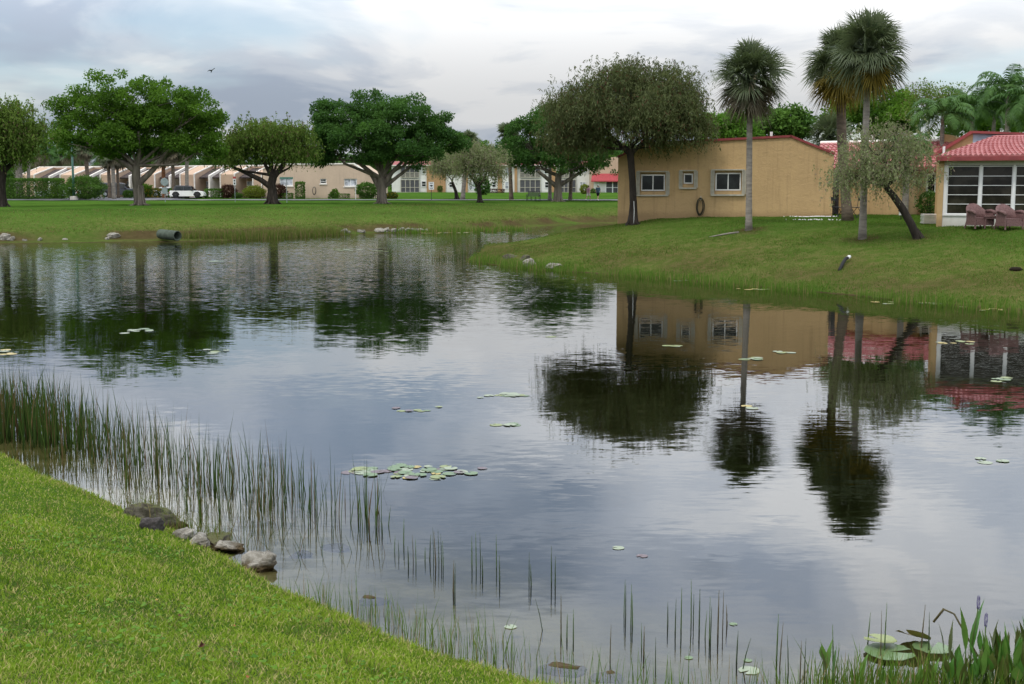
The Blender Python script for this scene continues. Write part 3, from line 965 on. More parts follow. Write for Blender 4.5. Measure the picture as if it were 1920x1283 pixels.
L_CROTON = leafmat('croton_leaf', (0.028, 0.056, 0.014), (0.098, 0.133, 0.022), .3, (0.42, 0.24, 0.02), .14)

# ------------------------------------------------------------------ building helpers (local frame: x along the facade, y into the house, z up)
def frame_at(name, A, B, label, cat='house', group=None):
    A, B = Vector(A), Vector(B)
    d = B - A
    z = min(A.z, B.z)
    t = empty(name, (A.x, A.y, z), math.atan2(d.y, d.x), label, cat, group)
    return t, math.hypot(d.x, d.y)
def holed_wall(b, W, top, holes, y=0.0, rev=.16, mi=0):
    """front wall: outline 0..W below the polyline top [(x,z)...], rectangular holes (x0,z0,x1,z1) with reveals"""
    zt = max([h[3] for h in holes] + [.5]) + .02
    xs = sorted({0.0, W} | {h[0] for h in holes} | {h[2] for h in holes})
    zs = sorted({-.4, zt} | {h[1] for h in holes} | {h[3] for h in holes})
    for i in range(len(xs) - 1):
        for j in range(len(zs) - 1):
            cx, cz = (xs[i] + xs[i + 1]) / 2, (zs[j] + zs[j + 1]) / 2
            if any(h[0] < cx < h[2] and h[1] < cz < h[3] for h in holes):
                continue
            b.add([(xs[i], y, zs[j]), (xs[i + 1], y, zs[j]), (xs[i + 1], y, zs[j + 1]), (xs[i], y, zs[j + 1])], [(0, 1, 2, 3)], mi)
    b.add([(0, y, zt), (W, y, zt)] + [(x, y, z) for x, z in reversed(top)], [tuple(range(2 + len(top)))], mi)
    for x0, z0, x1, z1 in holes:
        for a, c in (((x0, z0), (x1, z0)), ((x1, z0), (x1, z1)), ((x1, z1), (x0, z1)), ((x0, z1), (x0, z0))):
            b.add([(a[0], y, a[1]), (c[0], y, c[1]), (c[0], y + rev, c[1]), (a[0], y + rev, a[1])], [(0, 1, 2, 3)], mi)
def window(parent, x0, z0, x1, z1, y, cols=2, rows=1, fw=.06, fm=None, gm=None, depth=.06, name='window', label=None):
    b = MB()
    for lo, hi in (((x0, y, z0), (x1, y + depth, z0 + fw)), ((x0, y, z1 - fw), (x1, y + depth, z1)), ((x0, y + .001, z0 + fw), (x0 + fw, y + depth, z1 - fw)), ((x1 - fw, y + .001, z0 + fw), (x1, y + depth, z1 - fw))):
        b.box(lo, hi)
    xs = np.linspace(x0 + fw, x1 - fw, cols + 1); zs = np.linspace(z0 + fw, z1 - fw, rows + 1)
    for x in xs[1:-1]:
        b.box((x - fw * .4, y + .003, z0 + fw), (x + fw * .4, y + depth - .003, z1 - fw))
    for z in zs[1:-1]:
        b.box((x0 + fw, y + .005, z - fw * .35), (x1 - fw, y + depth - .005, z + fw * .35))
    w = b.build(name, fm or M_WHITE, parent)
    if label: w['label'] = label
    for i in range(cols):
        for j in range(rows):
            MB().box((xs[i], y + depth * .55, zs[j]), (xs[i + 1], y + depth * .7, zs[j + 1])).build('pane', gm or M_GLASS, w)
    return w
def tile_roof(parent, RL, RR, ER, EL, col=.20, row=.36, name='roof_tiles'):
    """barrel tiles on a sloping quad: ridge left/right, eave right/left; one joined field of half-round tiles"""
    RL, RR, ER, EL = map(Vector, (RL, RR, ER, EL))
    wid = max((ER - EL).length, (RR - RL).length)
    hgt = ((RL - EL).length + (RR - ER).length) / 2
    nc, nr = max(2, int(wid / col)), max(2, int(hgt / row))
    nrm = (ER - EL).cross(RL - EL).normalized()
    if nrm.z < 0: nrm = -nrm
    seg = 6
    V, Q = [], []
    for j in range(nr):
        q0, q1 = j / nr, (j + 1.12) / nr
        for e, q in enumerate((q0, min(q1, 1.0))):
            A, B = EL.lerp(RL, q), ER.lerp(RR, q)
            for i in range(nc * seg + 1):
                p = A.lerp(B, i / (nc * seg))
                ph = (i % seg) / seg
                V.append(p + nrm * (abs(math.sin(ph * math.pi)) * .075 + (.055 if e == 0 else .0)))
        b0 = j * 2 * (nc * seg + 1)
        b1 = b0 + nc * seg + 1
        for i in range(nc * seg):
            Q.append((b0 + i, b0 + i + 1, b1 + i + 1, b1 + i))
        # open butt ends of the tiles
    n0 = len(V)
    for j in range(nr):
        A, B = EL.lerp(RL, j / nr), ER.lerp(RR, j / nr)
        b0 = j * 2 * (nc * seg + 1)
        for i in range(nc * seg + 1):
            V.append(A.lerp(B, i / (nc * seg)) - nrm * .01)
        for i in range(nc * seg):
            k = n0 + j * (nc * seg + 1)
            Q.append((k + i, k + i + 1, b0 + i + 1, b0 + i))
    me = mesh_np(name, np.array(V), np.array(Q), M_TILE)
    o = link(name, me, parent)
    o['kind'] = 'stuff'
    o['label'] = 'rows of red half-round roof tiles'
    MB().add([RL - nrm * .03, RR - nrm * .03, ER - nrm * .03, EL - nrm * .03], [(0, 1, 2, 3)]).build('roof_deck', M_RED, parent)
    return o

# ------------------------------------------------------------------ the ochre house on the point
def ochre_house():
    A, B = at(1158, 403, 57.0), at(1560, 411, 55.2)
    t, W = frame_at('ochre_house', A, B, 'ochre stucco house with red coping behind the tall fan palm')
    s = W / 402.0                                   # metres per photo pixel along this facade
    X = lambda u: (u - 1158) * s
    Z = lambda v, u=1360: ((403 + 8 * (u - 1158) / 402) - v) * s
    top = [(0, Z(287, 1158)), (X(1212), Z(263, 1212)), (X(1481), Z(257, 1481)), (W, Z(291, 1560))]
    wins = [(1200, 318, 1249, 353), (1281, 318, 1302, 341), (1341, 318, 1392, 355)]
    holes = [(X(a), Z(d, a), X(c), Z(b_, a)) for a, b_, c, d in wins]
    b = MB()
    holed_wall(b, W, top, holes)
    # body behind the front wall
    D = 8.5
    prof = [(0, -.4)] + [(W, -.4)] + [(x, z - .05) for x, z in reversed(top)]
    b.prism(prof, (0, .17, 0), (1, 0, 0), (0, 0, 1), (0, D, 0))
    b.add([(0, 0, -.4), (0, .17, -.4), (0, .17, top[0][1]), (0, 0, top[0][1])], [(0, 1, 2, 3)])
    b.add([(W, 0, -.4), (W, .17, -.4), (W, .17, top[-1][1]), (W, 0, top[-1][1])], [(3, 2, 1, 0)])
    b.build('wall', M_ORANGE, t)
    c = MB()
    for (x0, z0), (x1, z1) in zip(top[:-1], top[1:]):
        d = Vector((x1 - x0, 0, z1 - z0)).normalized() * .04
        c.bar(Vector((x0, .08, z0 + .03)) - d, Vector((x1, .08, z1 + .03)) + d, .30, .10)
    c.build('coping', M_RED, t)
    for (x0, z0), (x1, z1) in ((top[0], top[1]), (top[2], top[3])):
        MB().bar((x0, D / 2 + .3, z0 + .02), (x1, D / 2 + .3, z1 + .02), D - .2, .08).build('roof_slope', M_TILE, t)
    labels = ['left sliding window with grey shutter frame', 'small bathroom window with shutter frame', 'right sliding window with grey shutter frame']
    for k, h in enumerate(holes):
        w = window(t, h[0] + .05, h[1] + .03, h[2] - .03, h[3] - .06, .09, 2 if k != 1 else 1, 1, .055, label=labels[k])
        x0, z0, x1, z1 = h[0] - .09, h[1] - .16, h[2] + .09, h[3] + .05
        f = MB()
        f.box((x0 - .05, -.10, z1), (x1 + .05, -.002, z1 + .05))
        f.box((x0 - .05, -.12, z0 - .05), (x1 + .05, -.002, z0 + .02))
        for sd, xx in ((-1, x0), (1, x1)):
            for q in range(4):                       # folded accordion slats
                f.box((xx - .07 + q * .045, -.10 + (q % 2) * .025, z0 + .02), (xx - .035 + q * .045, -.003, z1))
        f.build('shutter_frame', M_GREYWHITE, w)
    MB().tube([(X(1445), .3, Z(254)), (X(1445), .3, Z(257) + .3)], .06, 8).build('vent_pipe', M_WHITE, t)
    return t, W
def hose(name, label, c, rx, rz, loops, m, nrm=(0, -1, 0)):
    rng = random.Random(5)
    b = MB()
    for k in range(loops):
        a0, dx, dz = rng.uniform(0, 6), rng.uniform(-.03, .03), rng.uniform(-.05, .03)
        r1, r2 = rx * rng.uniform(.75, 1.0), rz * rng.uniform(.85, 1.0)
        b.tube([(c[0] + dx + r1 * math.cos(a0 + 2 * math.pi * i / 22), c[1] - .02 - .022 * k, c[2] + dz + r2 * math.sin(a0 + 2 * math.pi * i / 22)) for i in range(23)], .014, 5)
    t = empty(name, (0, 0, 0), 0, label, 'hose')
    b.build('coil', m, t, True)
    MB().box((c[0] - .05, c[1] - .14, c[2] + rz * .72), (c[0] + .05, c[1] + .03, c[2] + rz * .8)).tube([(c[0] + .02, c[1] - .05, c[2] + rz * .9), (c[0] + .02, c[1] - .05, c[2] + rz * 1.18)], .02, 6).build('bracket', M_GREYWHITE, t)
    return t

def rear_wing():
    """set-back wing with the red tile roof between the ochre house and the sunroom"""
    A, B = at(1566, 409, 60.0), at(1775, 409, 57.0)
    t, W = frame_at('ochre_wing', A, B, 'set-back ochre house wing with red tile roof behind the leaning tree')
    s = W / 209.0
    X = lambda u: (u - 1566) * s
    Z = lambda v: (409 - v) * s
    ze = Z(314)
    b = MB()
    holes = [(X(1734), Z(361), X(1768), Z(324))]
    holed_wall(b, W, [(0, ze), (W, ze)], holes)
    b.box((0, .3, -.4), (W, 6, ze - .02))
    b.box((X(1603), -2.2, -.4), (X(1722), -.004, Z(338)))          # low porch wall standing forward
    b.build('wall', M_ORANGE, t)
    MB().box((X(1562), -.9, 0), (X(1602), -.006, ze - .1)).build('screened_porch', M_SCREEN, t)
    p = MB()
    for u in (1564, 1576, 1588, 1600):
        p.box((X(u) - .03, -.96, 0), (X(u) + .03, -.902, ze - .1))
    p.box((X(1562), -.96, Z(365)), (X(1602), -.903, Z(362)))
    p.build('porch_frame', M_WOODPOLE, t)
    window(t, X(1735), Z(360), X(1767), Z(325), .05, 2, 1, .07)
    zr = Z(273) + .25
    tile_roof(t, (-2.2, 3.6, zr), (W + .3, 3.6, zr), (W + .3, -.5, ze - .05), (-1.2, -.5, ze - .05), .24, .40)
    MB().box((-1.2, -.56, ze - .2), (W + .3, -.48, ze - .02)).build('fascia', M_RED, t)
    MB().tube([(-2.2, 3.6, zr + .06), (W + .3, 3.6, zr + .06)], .09, 8).build('ridge_cap', M_COPING, t)
    c = MB()
    x0, x1 = X(1727), X(1756)
    c.prism([(x0, zr - .9)] + [(x0 + (x1 - x0) * k / 10, zr + .02 + .32 * math.sin(math.pi * (.5 + .5 * k / 10)) ** .6) for k in range(11)] + [(x1, zr - .9)], (0, 3.2, 0), (1, 0, 0), (0, 0, 1), (0, .9, 0))
    c.build('rounded_chimney', M_ORANGE, t)
    MB().tube([(X(1590), 3.2, zr), (X(1590), 3.2, zr + .38)], .06, 8).build('vent_pipe', M_WHITE, t)

def sunroom_house():
    A = at(1766, 425, 45.0)
    B = A + Vector((math.cos(R(-20)), math.sin(R(-20)), 0)) * 6.3
    t, W = frame_at('sunroom_house', A, B, 'white glazed sunroom with red tile roof at the right edge')
    s = 45.0 / F
    X = lambda u: (u - 1766) * s
    Z = lambda v: (425 - v) * s
    sill, head, eave = Z(402), Z(313), Z(299)
    b = MB()
    b.box((0, 0, -.4), (W, .16, sill - .05))
    b.box((0, 0, head + .02), (W, .16, eave))
    b.box((0, .16, -.4), (.16, 3.4, eave - .003))
    b.build('low_wall', M_WHITEWALL, t)
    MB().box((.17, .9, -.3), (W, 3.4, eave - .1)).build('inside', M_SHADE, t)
    MB().box((-.02, -.05, sill - .05), (W, .17, sill)).build('sill', M_WHITE, t)
    posts = [1766, 1830, 1887, 1944, 2001, 2060]
    for k in range(len(posts) - 1):
        x0, x1 = X(posts[k]) + (.12 if k == 0 else .04), X(posts[k + 1]) - .04
        w = window(t, x0, sill + .002, x1, head, .05, 1, 5, .032, gm=M_GLASSW)
        w['label'] = 'bay of five stacked panes in white frames'
    for k, u in enumerate(posts):
        MB().box((X(u) - (.0 if k == 0 else .04), -.03, sill), (X(u) + (.12 if k == 0 else .04), .14, head + .02)).build('post', M_WHITE, t)
    e0, e1 = (-.25, -.45, eave + .02), (W, -.45, eave + .02)
    r0, r1 = (1.75, 3.2, Z(259) + .06), (W, 3.2, Z(259) + .06)
    tile_roof(t, r0, r1, e1, e0, .17, .34)
    MB().add([e0, r0, (-.25, 3.4, eave + .02)], [(0, 1, 2)]).build('hip_face', M_TILE, t)
    f = MB()
    f.box((-.25, -.50, eave - .10), (W, -.44, eave + .05)); f.box((-.29, -.50, eave - .10), (-.24, 3.3, eave + .05))
    f.build('fascia', M_RED, t)
    MB().tube([e0, r0], .075, 6).tube([r0, r1], .085, 6).build('ridge_cap', M_TILE, t)
    # tall side wall of the house behind, with sloping red coping
    Y = 3.6
    k = (45 + Y) / 45.0
    def q(u, v):
        p = at(u, v, 45.0 + Y)
        o = Vector((A.x, A.y, t.location.z))
        a = -t.rotation_euler.z
        d = p - o
        return (d.x * math.cos(a) - d.y * math.sin(a), d.z)
    a0, a1, a2 = q(1757, 290), q(1822, 250), q(1960, 258)
    m = MB()
    m.prism([(a0[0], -.4), (a2[0] + 4, -.4), (a2[0] + 4, a2[1] - .3), a2, a1, a0], (0, Y, 0), (1, 0, 0), (0, 0, 1), (0, 5, 0))
    m.box((-.20, -.10, -.4), (-.004, Y - .002, Z(302)))
    m.build('side_wall', M_ORANGE, t)
    MB().bar((a0[0] - .1, Y - .02, a0[1] - .03), (a1[0], Y - .02, a1[1] + .03), .3, .12).bar((a1[0], Y - .02, a1[1] + .02), (a2[0] + 3.5, Y - .02, a2[1] - .15), .3, .09).build('coping', M_RED, t)
    pn = MB()
    pn.add([(a1[0] + .05, Y - .012, a1[1] - .03), (a2[0], Y - .012, a2[1] - .05), (a2[0], Y - .012, a2[1] - .6), (a1[0] + .05, Y - .012, a1[1] - .6)], [(3, 2, 1, 0)])
    for i in range(7):
        x = a1[0] + .2 + i * .55
        pn.box((x, Y - .03, a1[1] - .55), (x + .03, Y - .014, a1[1] - .12))
    pn.build('blue_grey_panel', M_BLUEGREY, t)
    MB().tube([(a0[0] + .25, Y - .2, a0[1] - .2), (a0[0] + .25, Y - .2, a0[1] + .3)], .05, 8).build('vent_pipe', M_WHITE, t)

# ------------------------------------------------------------------ far side: row houses, beige house, apartments
def beige_house():
    A, B = at(494, 372.5, 141.0), at(700, 372, 140.0)
    t, W = frame_at('beige_house', A, B, 'long beige stucco house wall behind the dark fig tree')
    s = W / 206.0
    X = lambda u: (u - 494) * s
    Z = lambda v: (372.3 - v) * s
    top = [(0, Z(318)), (X(512), Z(310)), (X(664), Z(309)), (W, Z(333))]
    wins = [(525, 335, 550, 349, 2, 1), (601, 336, 613, 345, 1, 2), (646, 336, 670, 350, 2, 1)]
    b = MB()
    holed_wall(b, W, top, [(X(a), Z(d), X(c), Z(b_)) for a, b_, c, d, _, _ in wins], rev=.2)
    b.prism([(0, -.4), (W, -.4)] + [(x, z - .05) for x, z in reversed(top)], (0, .25, 0), (1, 0, 0), (0, 0, 1), (0, 9, 0))
    b.add([(0, 0, -.4), (0, .25, -.4), (0, .25, top[0][1]), (0, 0, top[0][1])], [(0, 1, 2, 3)])
    b.build('wall', M_BEIGE, t)
    c = MB()
    for (x0, z0), (x1, z1) in zip(top[:-1], top[1:]):
        c.bar((x0, .1, z0 + .03), (x1, .1, z1 + .03), .4, .14)
    c.build('coping', M_COPING, t)
    for k, (a, b_, c_, d, nc, nr) in enumerate(wins):
        window(t, X(a), Z(d), X(c_), Z(b_), .08, nc, nr, .08, gm=M_GLASS if k == 1 else M_GLASSC)
        MB().box((X(a) - .08, -.1, Z(d) - .1), (X(c_) + .08, .05, Z(d) - .002)).build('window_sill', M_COPING, t)

def row_houses():
    A, B = Vector((-66.0, 158.0, 0)), Vector((-28.5, 143.2, 0))
    ang = math.atan2(B.y - A.y, B.x - A.x)
    ux = Vector((math.cos(ang), math.sin(ang), 0))
    def X_of(u):                                  # distance along the facade line where the sight line of column u crosses it
        k = (u - CX) / F
        return (A.x - k * A.y) / (k * ux.y - ux.x)
    zb = ground(B.x, B.y) - .05
    labels = {496: 'tan row house unit beside the long beige wall', 436: 'tan row house unit right of the maroon bush', 362: 'tan row house unit behind the white hatchback', 289: 'tan row house unit left of the white hatchback',
              215: 'tan row house unit behind the dark grey car', 141: 'tan row house unit rising above the big round hedge bush', 67: 'tan row house unit behind the clipped hedge'}
    for ub, lab in labels.items():
        x0, x1 = X_of(ub), X_of(ub + (16 if ub in (496,) else 26))
        nxt = X_of(ub + (16 if ub == 496 else 74 if ub < 362 or ub == 362 else 60))
        o = A + ux * x0
        t = empty('row_house', (o.x, o.y, zb), ang, lab, 'house', 'row of tan houses across the road')
        w = x1 - x0
        full = nxt - x0
        h0, h1, dp, pj = 2.75, 3.75, 3.4, 1.9
        b = MB()
        # projecting bay whose sloping top climbs away from the street
        b.prism([(0, -.3), (0, h0), (dp, h1), (dp + 5, h1), (dp + 5, -.3)], (0, -pj, 0), (0, 1, 0), (0, 0, 1), (w, 0, 0))
        b.box((w, pj * .2, -.3), (full + .05, dp + 3, h0 - .25))
        b.build('wall', M_TAN, t)
        c = MB()
        for x in (0, w):
            c.bar((x, -pj - .06, h0 + .06), (x, dp - pj, h1 + .06), .14, .12)
            c.box((x - .06, -pj - .1, -.2), (x + .06, -pj + .02, h0 + .1))
        c.box((-.1, dp - pj, h1 - .02), (full, dp - pj + .3, h1 + .14))
        c.build('coping', M_COPING, t)
        if full > w + .5:
            half = (full - w) / 2
            fin = MB()
            if ub != 436:
                fx = w + half
                fin.prism([(0, -.3), (0, h0 - .1), (dp - .3, h1 - .05), (dp - .3, -.3)], (fx - .12, -pj + .3, 0), (0, 1, 0), (0, 0, 1), (.24, 0, 0))
                fin.build('fin_wall', M_COPING, t)
            rf = MB()
            rf.bar((w + (full - w) / 2, -pj + .75, h0 - .38), (w + (full - w) / 2, dp - pj + .2, h1 - .3), full - w - .3, .14)
            rf.build('porch_roof', M_DARKROOF, t)
            n = 2 if ub != 436 else 1
            for k in range(n):
                cx = w + (full - w) * (k + .5) / n
                window(t, cx - .1, .05, cx + .75, 2.15, pj * .2 - .08, 1, 1, .09, gm=M_GLASS, name='door')
                window(t, cx - 1.1, .7, cx - .35, 2.0, pj * .2 - .07, 1, 2, .08, gm=M_GLASSC)

def apartments():
    D = 237.0
    A, B = at(735, 361.5, D), at(1166, 361.5, D)
    t, W = frame_at('apartment_building', A, B, 'long white two storey apartment building with screened balconies far behind the trees', 'building')
    s = D / F
    X = lambda u: (u - 735) * s
    Z = lambda v: (361.5 - v) * s
    ztop = Z(311)
    b = MB()
    wins = [(790, 340, 799, 351, 1), (791, 316, 799, 327, 1), (841, 341, 850, 352, 1), (877, 341, 894, 356, 2), (879, 315, 893, 330, 2), (921, 341, 929, 352, 1), (919, 315, 930, 326, 1), (946, 314, 959, 330, 2), (945, 341, 959, 355, 2),
            (1019, 341, 1027, 353, 1), (1018, 316, 1027, 327, 1), (1084, 341, 1096, 353, 2), (1085, 316, 1096, 326, 2)]
    b.box((0, 0, -.4), (X(1106), 9, ztop))
    b.build('wall', M_WHITEWALL, t)
    for a, b_, c, d, nc in wins:
        window(t, X(a), Z(d), X(c), Z(b_), -.1, nc, 2, .11, gm=M_GLASS if nc == 1 else M_GLASSC, depth=.09)
    for a, c in ((800, 835), (870, 876), (932, 940), (963, 968), (1030, 1040), (1104, 1111)):
        MB().box((X(a), -.35, -.4), (X(c), -.003, ztop - .02)).build('brown_panel', M_OCHRE2, t)
    for a, c in ((752, 786), (973, 1011), (1048, 1077)):
        for z0, z1 in ((0.0, Z(337)), (Z(334), Z(312))):
            bal = MB().box((X(a), -.28, z0 + .05), (X(c), -.005, z1 - .05)).build('screened_balcony', M_SCREEN, t)
            f = MB()
            n = 4
            for k in range(n + 1):
                x = X(a) + (X(c) - X(a)) * k / n
                f.box((x - .06, -.36, z0), (x + .06, -.285, z1))
            f.box((X(a), -.37, z1 - .14), (X(c), -.287, z1))
            f.box((X(a), -.365, z0 + .95), (X(c), -.286, z0 + 1.04))
            f.box((X(a), -.37, z0), (X(c), -.287, z0 + .12))
            f.build('balcony_frame', M_GREYWHITE, bal)
            if z0 > 1:
                r = MB()
                for k in range(4):
                    r.box((X(a), -.34, z0 + .2 + k * .18), (X(c), -.288, z0 + .26 + k * .18))
                r.build('railing', M_GREYWHITE, bal)
    tile_roof(t, (-.2, 2.2, ztop + .75), (X(1106), 2.2, ztop + .75), (X(1106), -.75, ztop + .02), (-.2, -.75, ztop + .02), .5, .5)
    MB().box((-.2, -.8, ztop - .12), (X(1106), -.7, ztop + .05)).build('fascia', M_COPING, t)
    # tan end house with red awning
    A2, B2 = at(1108, 361.5, D - 5), at(1172, 361.5, D - 5)
    h, W2 = frame_at('tan_end_house', A2, B2, 'tan house with red awning behind the two walkers')
    b = MB()
    b.prism([(0, -.4), (W2, -.4), (W2, Z(296)), (.55 * W2, Z(298)), (0, Z(316))], (0, 0, 0), (1, 0, 0), (0, 0, 1), (0, 8, 0))
    b.build('wall', M_TAN, h)
    X2 = lambda u: (u - 1108) * s
    MB().box((X2(1113), -.5, 0), (X2(1134), -.004, Z(340))).build('white_panel', M_WHITEWALL, h)
    por = MB().box((X2(1135), -.5, .02), (X2(1158), -.005, Z(340))).build('screened_porch', M_SCREEN, h)
    f = MB()
    for u in (1134.5, 1147, 1157):
        f.box((X2(u) - .1, -.6, 0), (X2(u) + .1, -.51, Z(340)))
    f.box((X2(1135), -.58, .9), (X2(1158), -.511, 1.0))
    f.build('porch_frame', M_WHITE, por)
    MB().add([(X2(1107), -1.7, Z(340)), (X2(1164), -1.7, Z(340)), (X2(1164), -.01, Z(327)), (X2(1110), -.01, Z(327)), (X2(1107), -1.7, Z(342)), (X2(1164), -1.7, Z(342))], [(0, 1, 2, 3), (0, 4, 5, 1)]).build('awning', M_AWNING, h)

# ------------------------------------------------------------------ trees of the near point (right bank)
def right_bank_trees():
    weeping_tree('bottlebrush_tree', 'dark weeping bottlebrush tree in front of the ochre house', 1185, 420,
        [(1098, 205, 58, 34), (1162, 160, 52, 38), (1232, 172, 58, 38), (1280, 210, 38, 32), (1068, 240, 36, 26), (1140, 215, 70, 40), (1215, 222, 72, 38), (1298, 235, 24, 20), (1056, 200, 20, 16), (1100, 258, 40, 16), (1250, 250, 45, 18)],
        [(1186, 420, .26), (1186, 380, .17), (1184, 340, .155), (1181, 305, .16), (1178, 280, .17)], L_BOTTLE, M_BARK_DARK, 330, 28, 11, (.35, .95), .15,
        limbs=[[(1181, 292, .12), (1150, 262, .09), (1120, 240, .06)], [(1182, 288, .11), (1215, 255, .08), (1245, 230, .05)]], per_strand=11, width=.22, clump=.42, base=G((1185 - CX) / F * 55.4, 55.4))
    p = gp(1404, 432); MULCH.append((p.x, p.y, .75))
    fan_palm('fan_palm', 'tall grey-trunked fan palm in front of the ochre house', p, (432 - 150) * p.y / F, 78 * p.y / F, .125, L_PALM, L_PALMDEAD, M_BARK_PALM, 3, (-.10, 0), 76, 34, .042, dead=.26)
    p = gp(1591, 414)
    fan_palm('fan_palm', 'thick brown-trunked fan palm with golden lower fronds, left of the pair', p, (414 - 125) * p.y / F, 80 * p.y / F, .20, L_PALM, L_PALMGOLD, M_BARK_PALM2, 5, (-.50, 0), 74, 34, .045, curve=-.12, dead=.28)
    p = gp(1617, 448); MULCH.append((p.x, p.y, .7))
    fan_palm('fan_palm', 'tallest fan palm with slim pale trunk, right of the pair', p, (448 - 100) * p.y / F, 84 * p.y / F, .125, L_PALM, L_PALMGOLD, M_BARK_PALM, 7, (-.03, 0), 76, 34, .042, dead=.16)
    p = gp(1725, 447); MULCH.append((p.x, p.y, .5))
    weeping_tree('leaning_bottlebrush_tree', 'pale wispy tree on a black leaning trunk beside the sunroom', 1725, 447,
        [(1596, 335, 34, 34), (1650, 285, 50, 42), (1700, 320, 34, 42), (1640, 330, 46, 30), (1675, 258, 24, 20), (1620, 300, 34, 28), (1705, 285, 22, 20)],
        [(1725, 447, .15), (1708, 422, .14), (1690, 392, .135), (1672, 368, .12), (1658, 352, .10)], L_WILLOW, M_BARK_DARK, 150, 17, 21, (.2, .6), .085, per_strand=10, width=.30, clump=.33,
        limbs=[[(1668, 362, .08), (1640, 330, .05), (1615, 310, .03)], [(1660, 355, .07), (1675, 315, .05), (1690, 290, .03)]])
    # behind the houses
    broad_tree('background_tree', 'bright green tree above the ochre roof, left of the tall fan palm', 1355, 405, [(1335, 240, 28, 28), (1365, 228, 30, 26), (1390, 245, 25, 25)], [(1355, 405, .2), (1355, 300, .15)], L_BRIGHT, M_BARK_GREY, 60, 90, .26, .55, 31, base=G((1355 - CX) / F * 72, 72))
    broad_tree('background_tree', 'dark green tree above the ochre roof, right of the tall fan palm', 1450, 405, [(1425, 245, 35, 28), (1465, 240, 35, 26), (1490, 252, 22, 20)], [(1450, 405, .2), (1450, 300, .15)], L_HEDGE, M_BARK_GREY, 70, 90, .26, .6, 32, base=G((1450 - CX) / F * 74, 74))
    broad_tree('background_tree', 'leafy tree behind the pair of fan palms', 1615, 405, [(1570, 240, 40, 32), (1620, 222, 50, 38), (1670, 225, 36, 36), (1640, 250, 60, 30)], [(1615, 405, .25), (1615, 300, .2)], L_FICUS, M_BARK_GREY, 130, 110, .22, .6, 33, base=G((1615 - CX) / F * 76, 76))
    p = G((1548 - CX) / F * 72, 72)
    fan_palm('fan_palm', 'low fan palm showing above the red roof left of the paired palms', p, (400 - 265) * p.y / F, 52 * p.y / F, .16, L_PALM, L_PALM, M_BARK_PALM, 9, (0, 0), 40, 24, .06)
    p = at(1730, 405, 66); p.z = ground(p.x, p.y)
    broad_tree('background_tree', 'thin sparse tree rising behind the wispy leaning tree', 1730, 405, [(1725, 205, 40, 28), (1760, 200, 40, 24), (1790, 215, 25, 20)], [(1730, 405, .12), (1735, 260, .08)], L_OLIVE, M_BARK_GREY, 46, 60, .13, .5, 35, base=p)
    broad_tree('background_tree', 'dense green tree behind the feather palms above the sunroom', 1830, 405, [(1780, 235, 45, 30), (1835, 225, 45, 32), (1890, 230, 45, 34), (1930, 225, 40, 34), (1850, 250, 80, 22)], [(1830, 405, .25), (1830, 300, .2)], L_FICUS, M_BARK_GREY, 130, 100, .24, .6, 36, base=G((1830 - CX) / F * 74, 74))
    for k, (u, vt, Y, L, lab) in enumerate(((1760, 235, 60, 2.2, 'dark feather palm left of the sunroom roof'), (1815, 225, 64, 2.3, 'feather palm behind the sunroom roof gable'), (1880, 190, 62, 2.4, 'tall arching feather palm above the sunroom roof'),
            (1855, 232, 68, 2.3, 'lower feather palm between the roof palms'), (1925, 215, 60, 2.3, 'feather palm cut by the right edge above the roof'))):
        p = at(u, 405, Y); p.z = ground(p.x, p.y)
        feather_palm('feather_palm', lab, p, (405 - vt) * Y / F - .2, L, .13, L_FEATHER, M_BARK_PALM, 40 + k, 20, 36, 2.1, lw=.055, ll=.6, group='feather palms behind the sunroom')
    p = at(1696, 407, 56); p.z = ground(p.x, p.y)
    feather_palm('feather_palm', 'blotchy white-trunked palm behind the leaning tree', p, 2.6, 1.5, .17, L_FEATHER, M_BARK_PALM, 50, 14, 28, 2.0)
    p = at(1741, 404, 56); p.z = ground(p.x, p.y)
    shrub('dark_shrub', 'dark clipped shrub beneath the wing window beside the sunroom', p, (1.05, .8, 1.15), L_HEDGE, M_BARK_DARK, 1500, .10, 60)

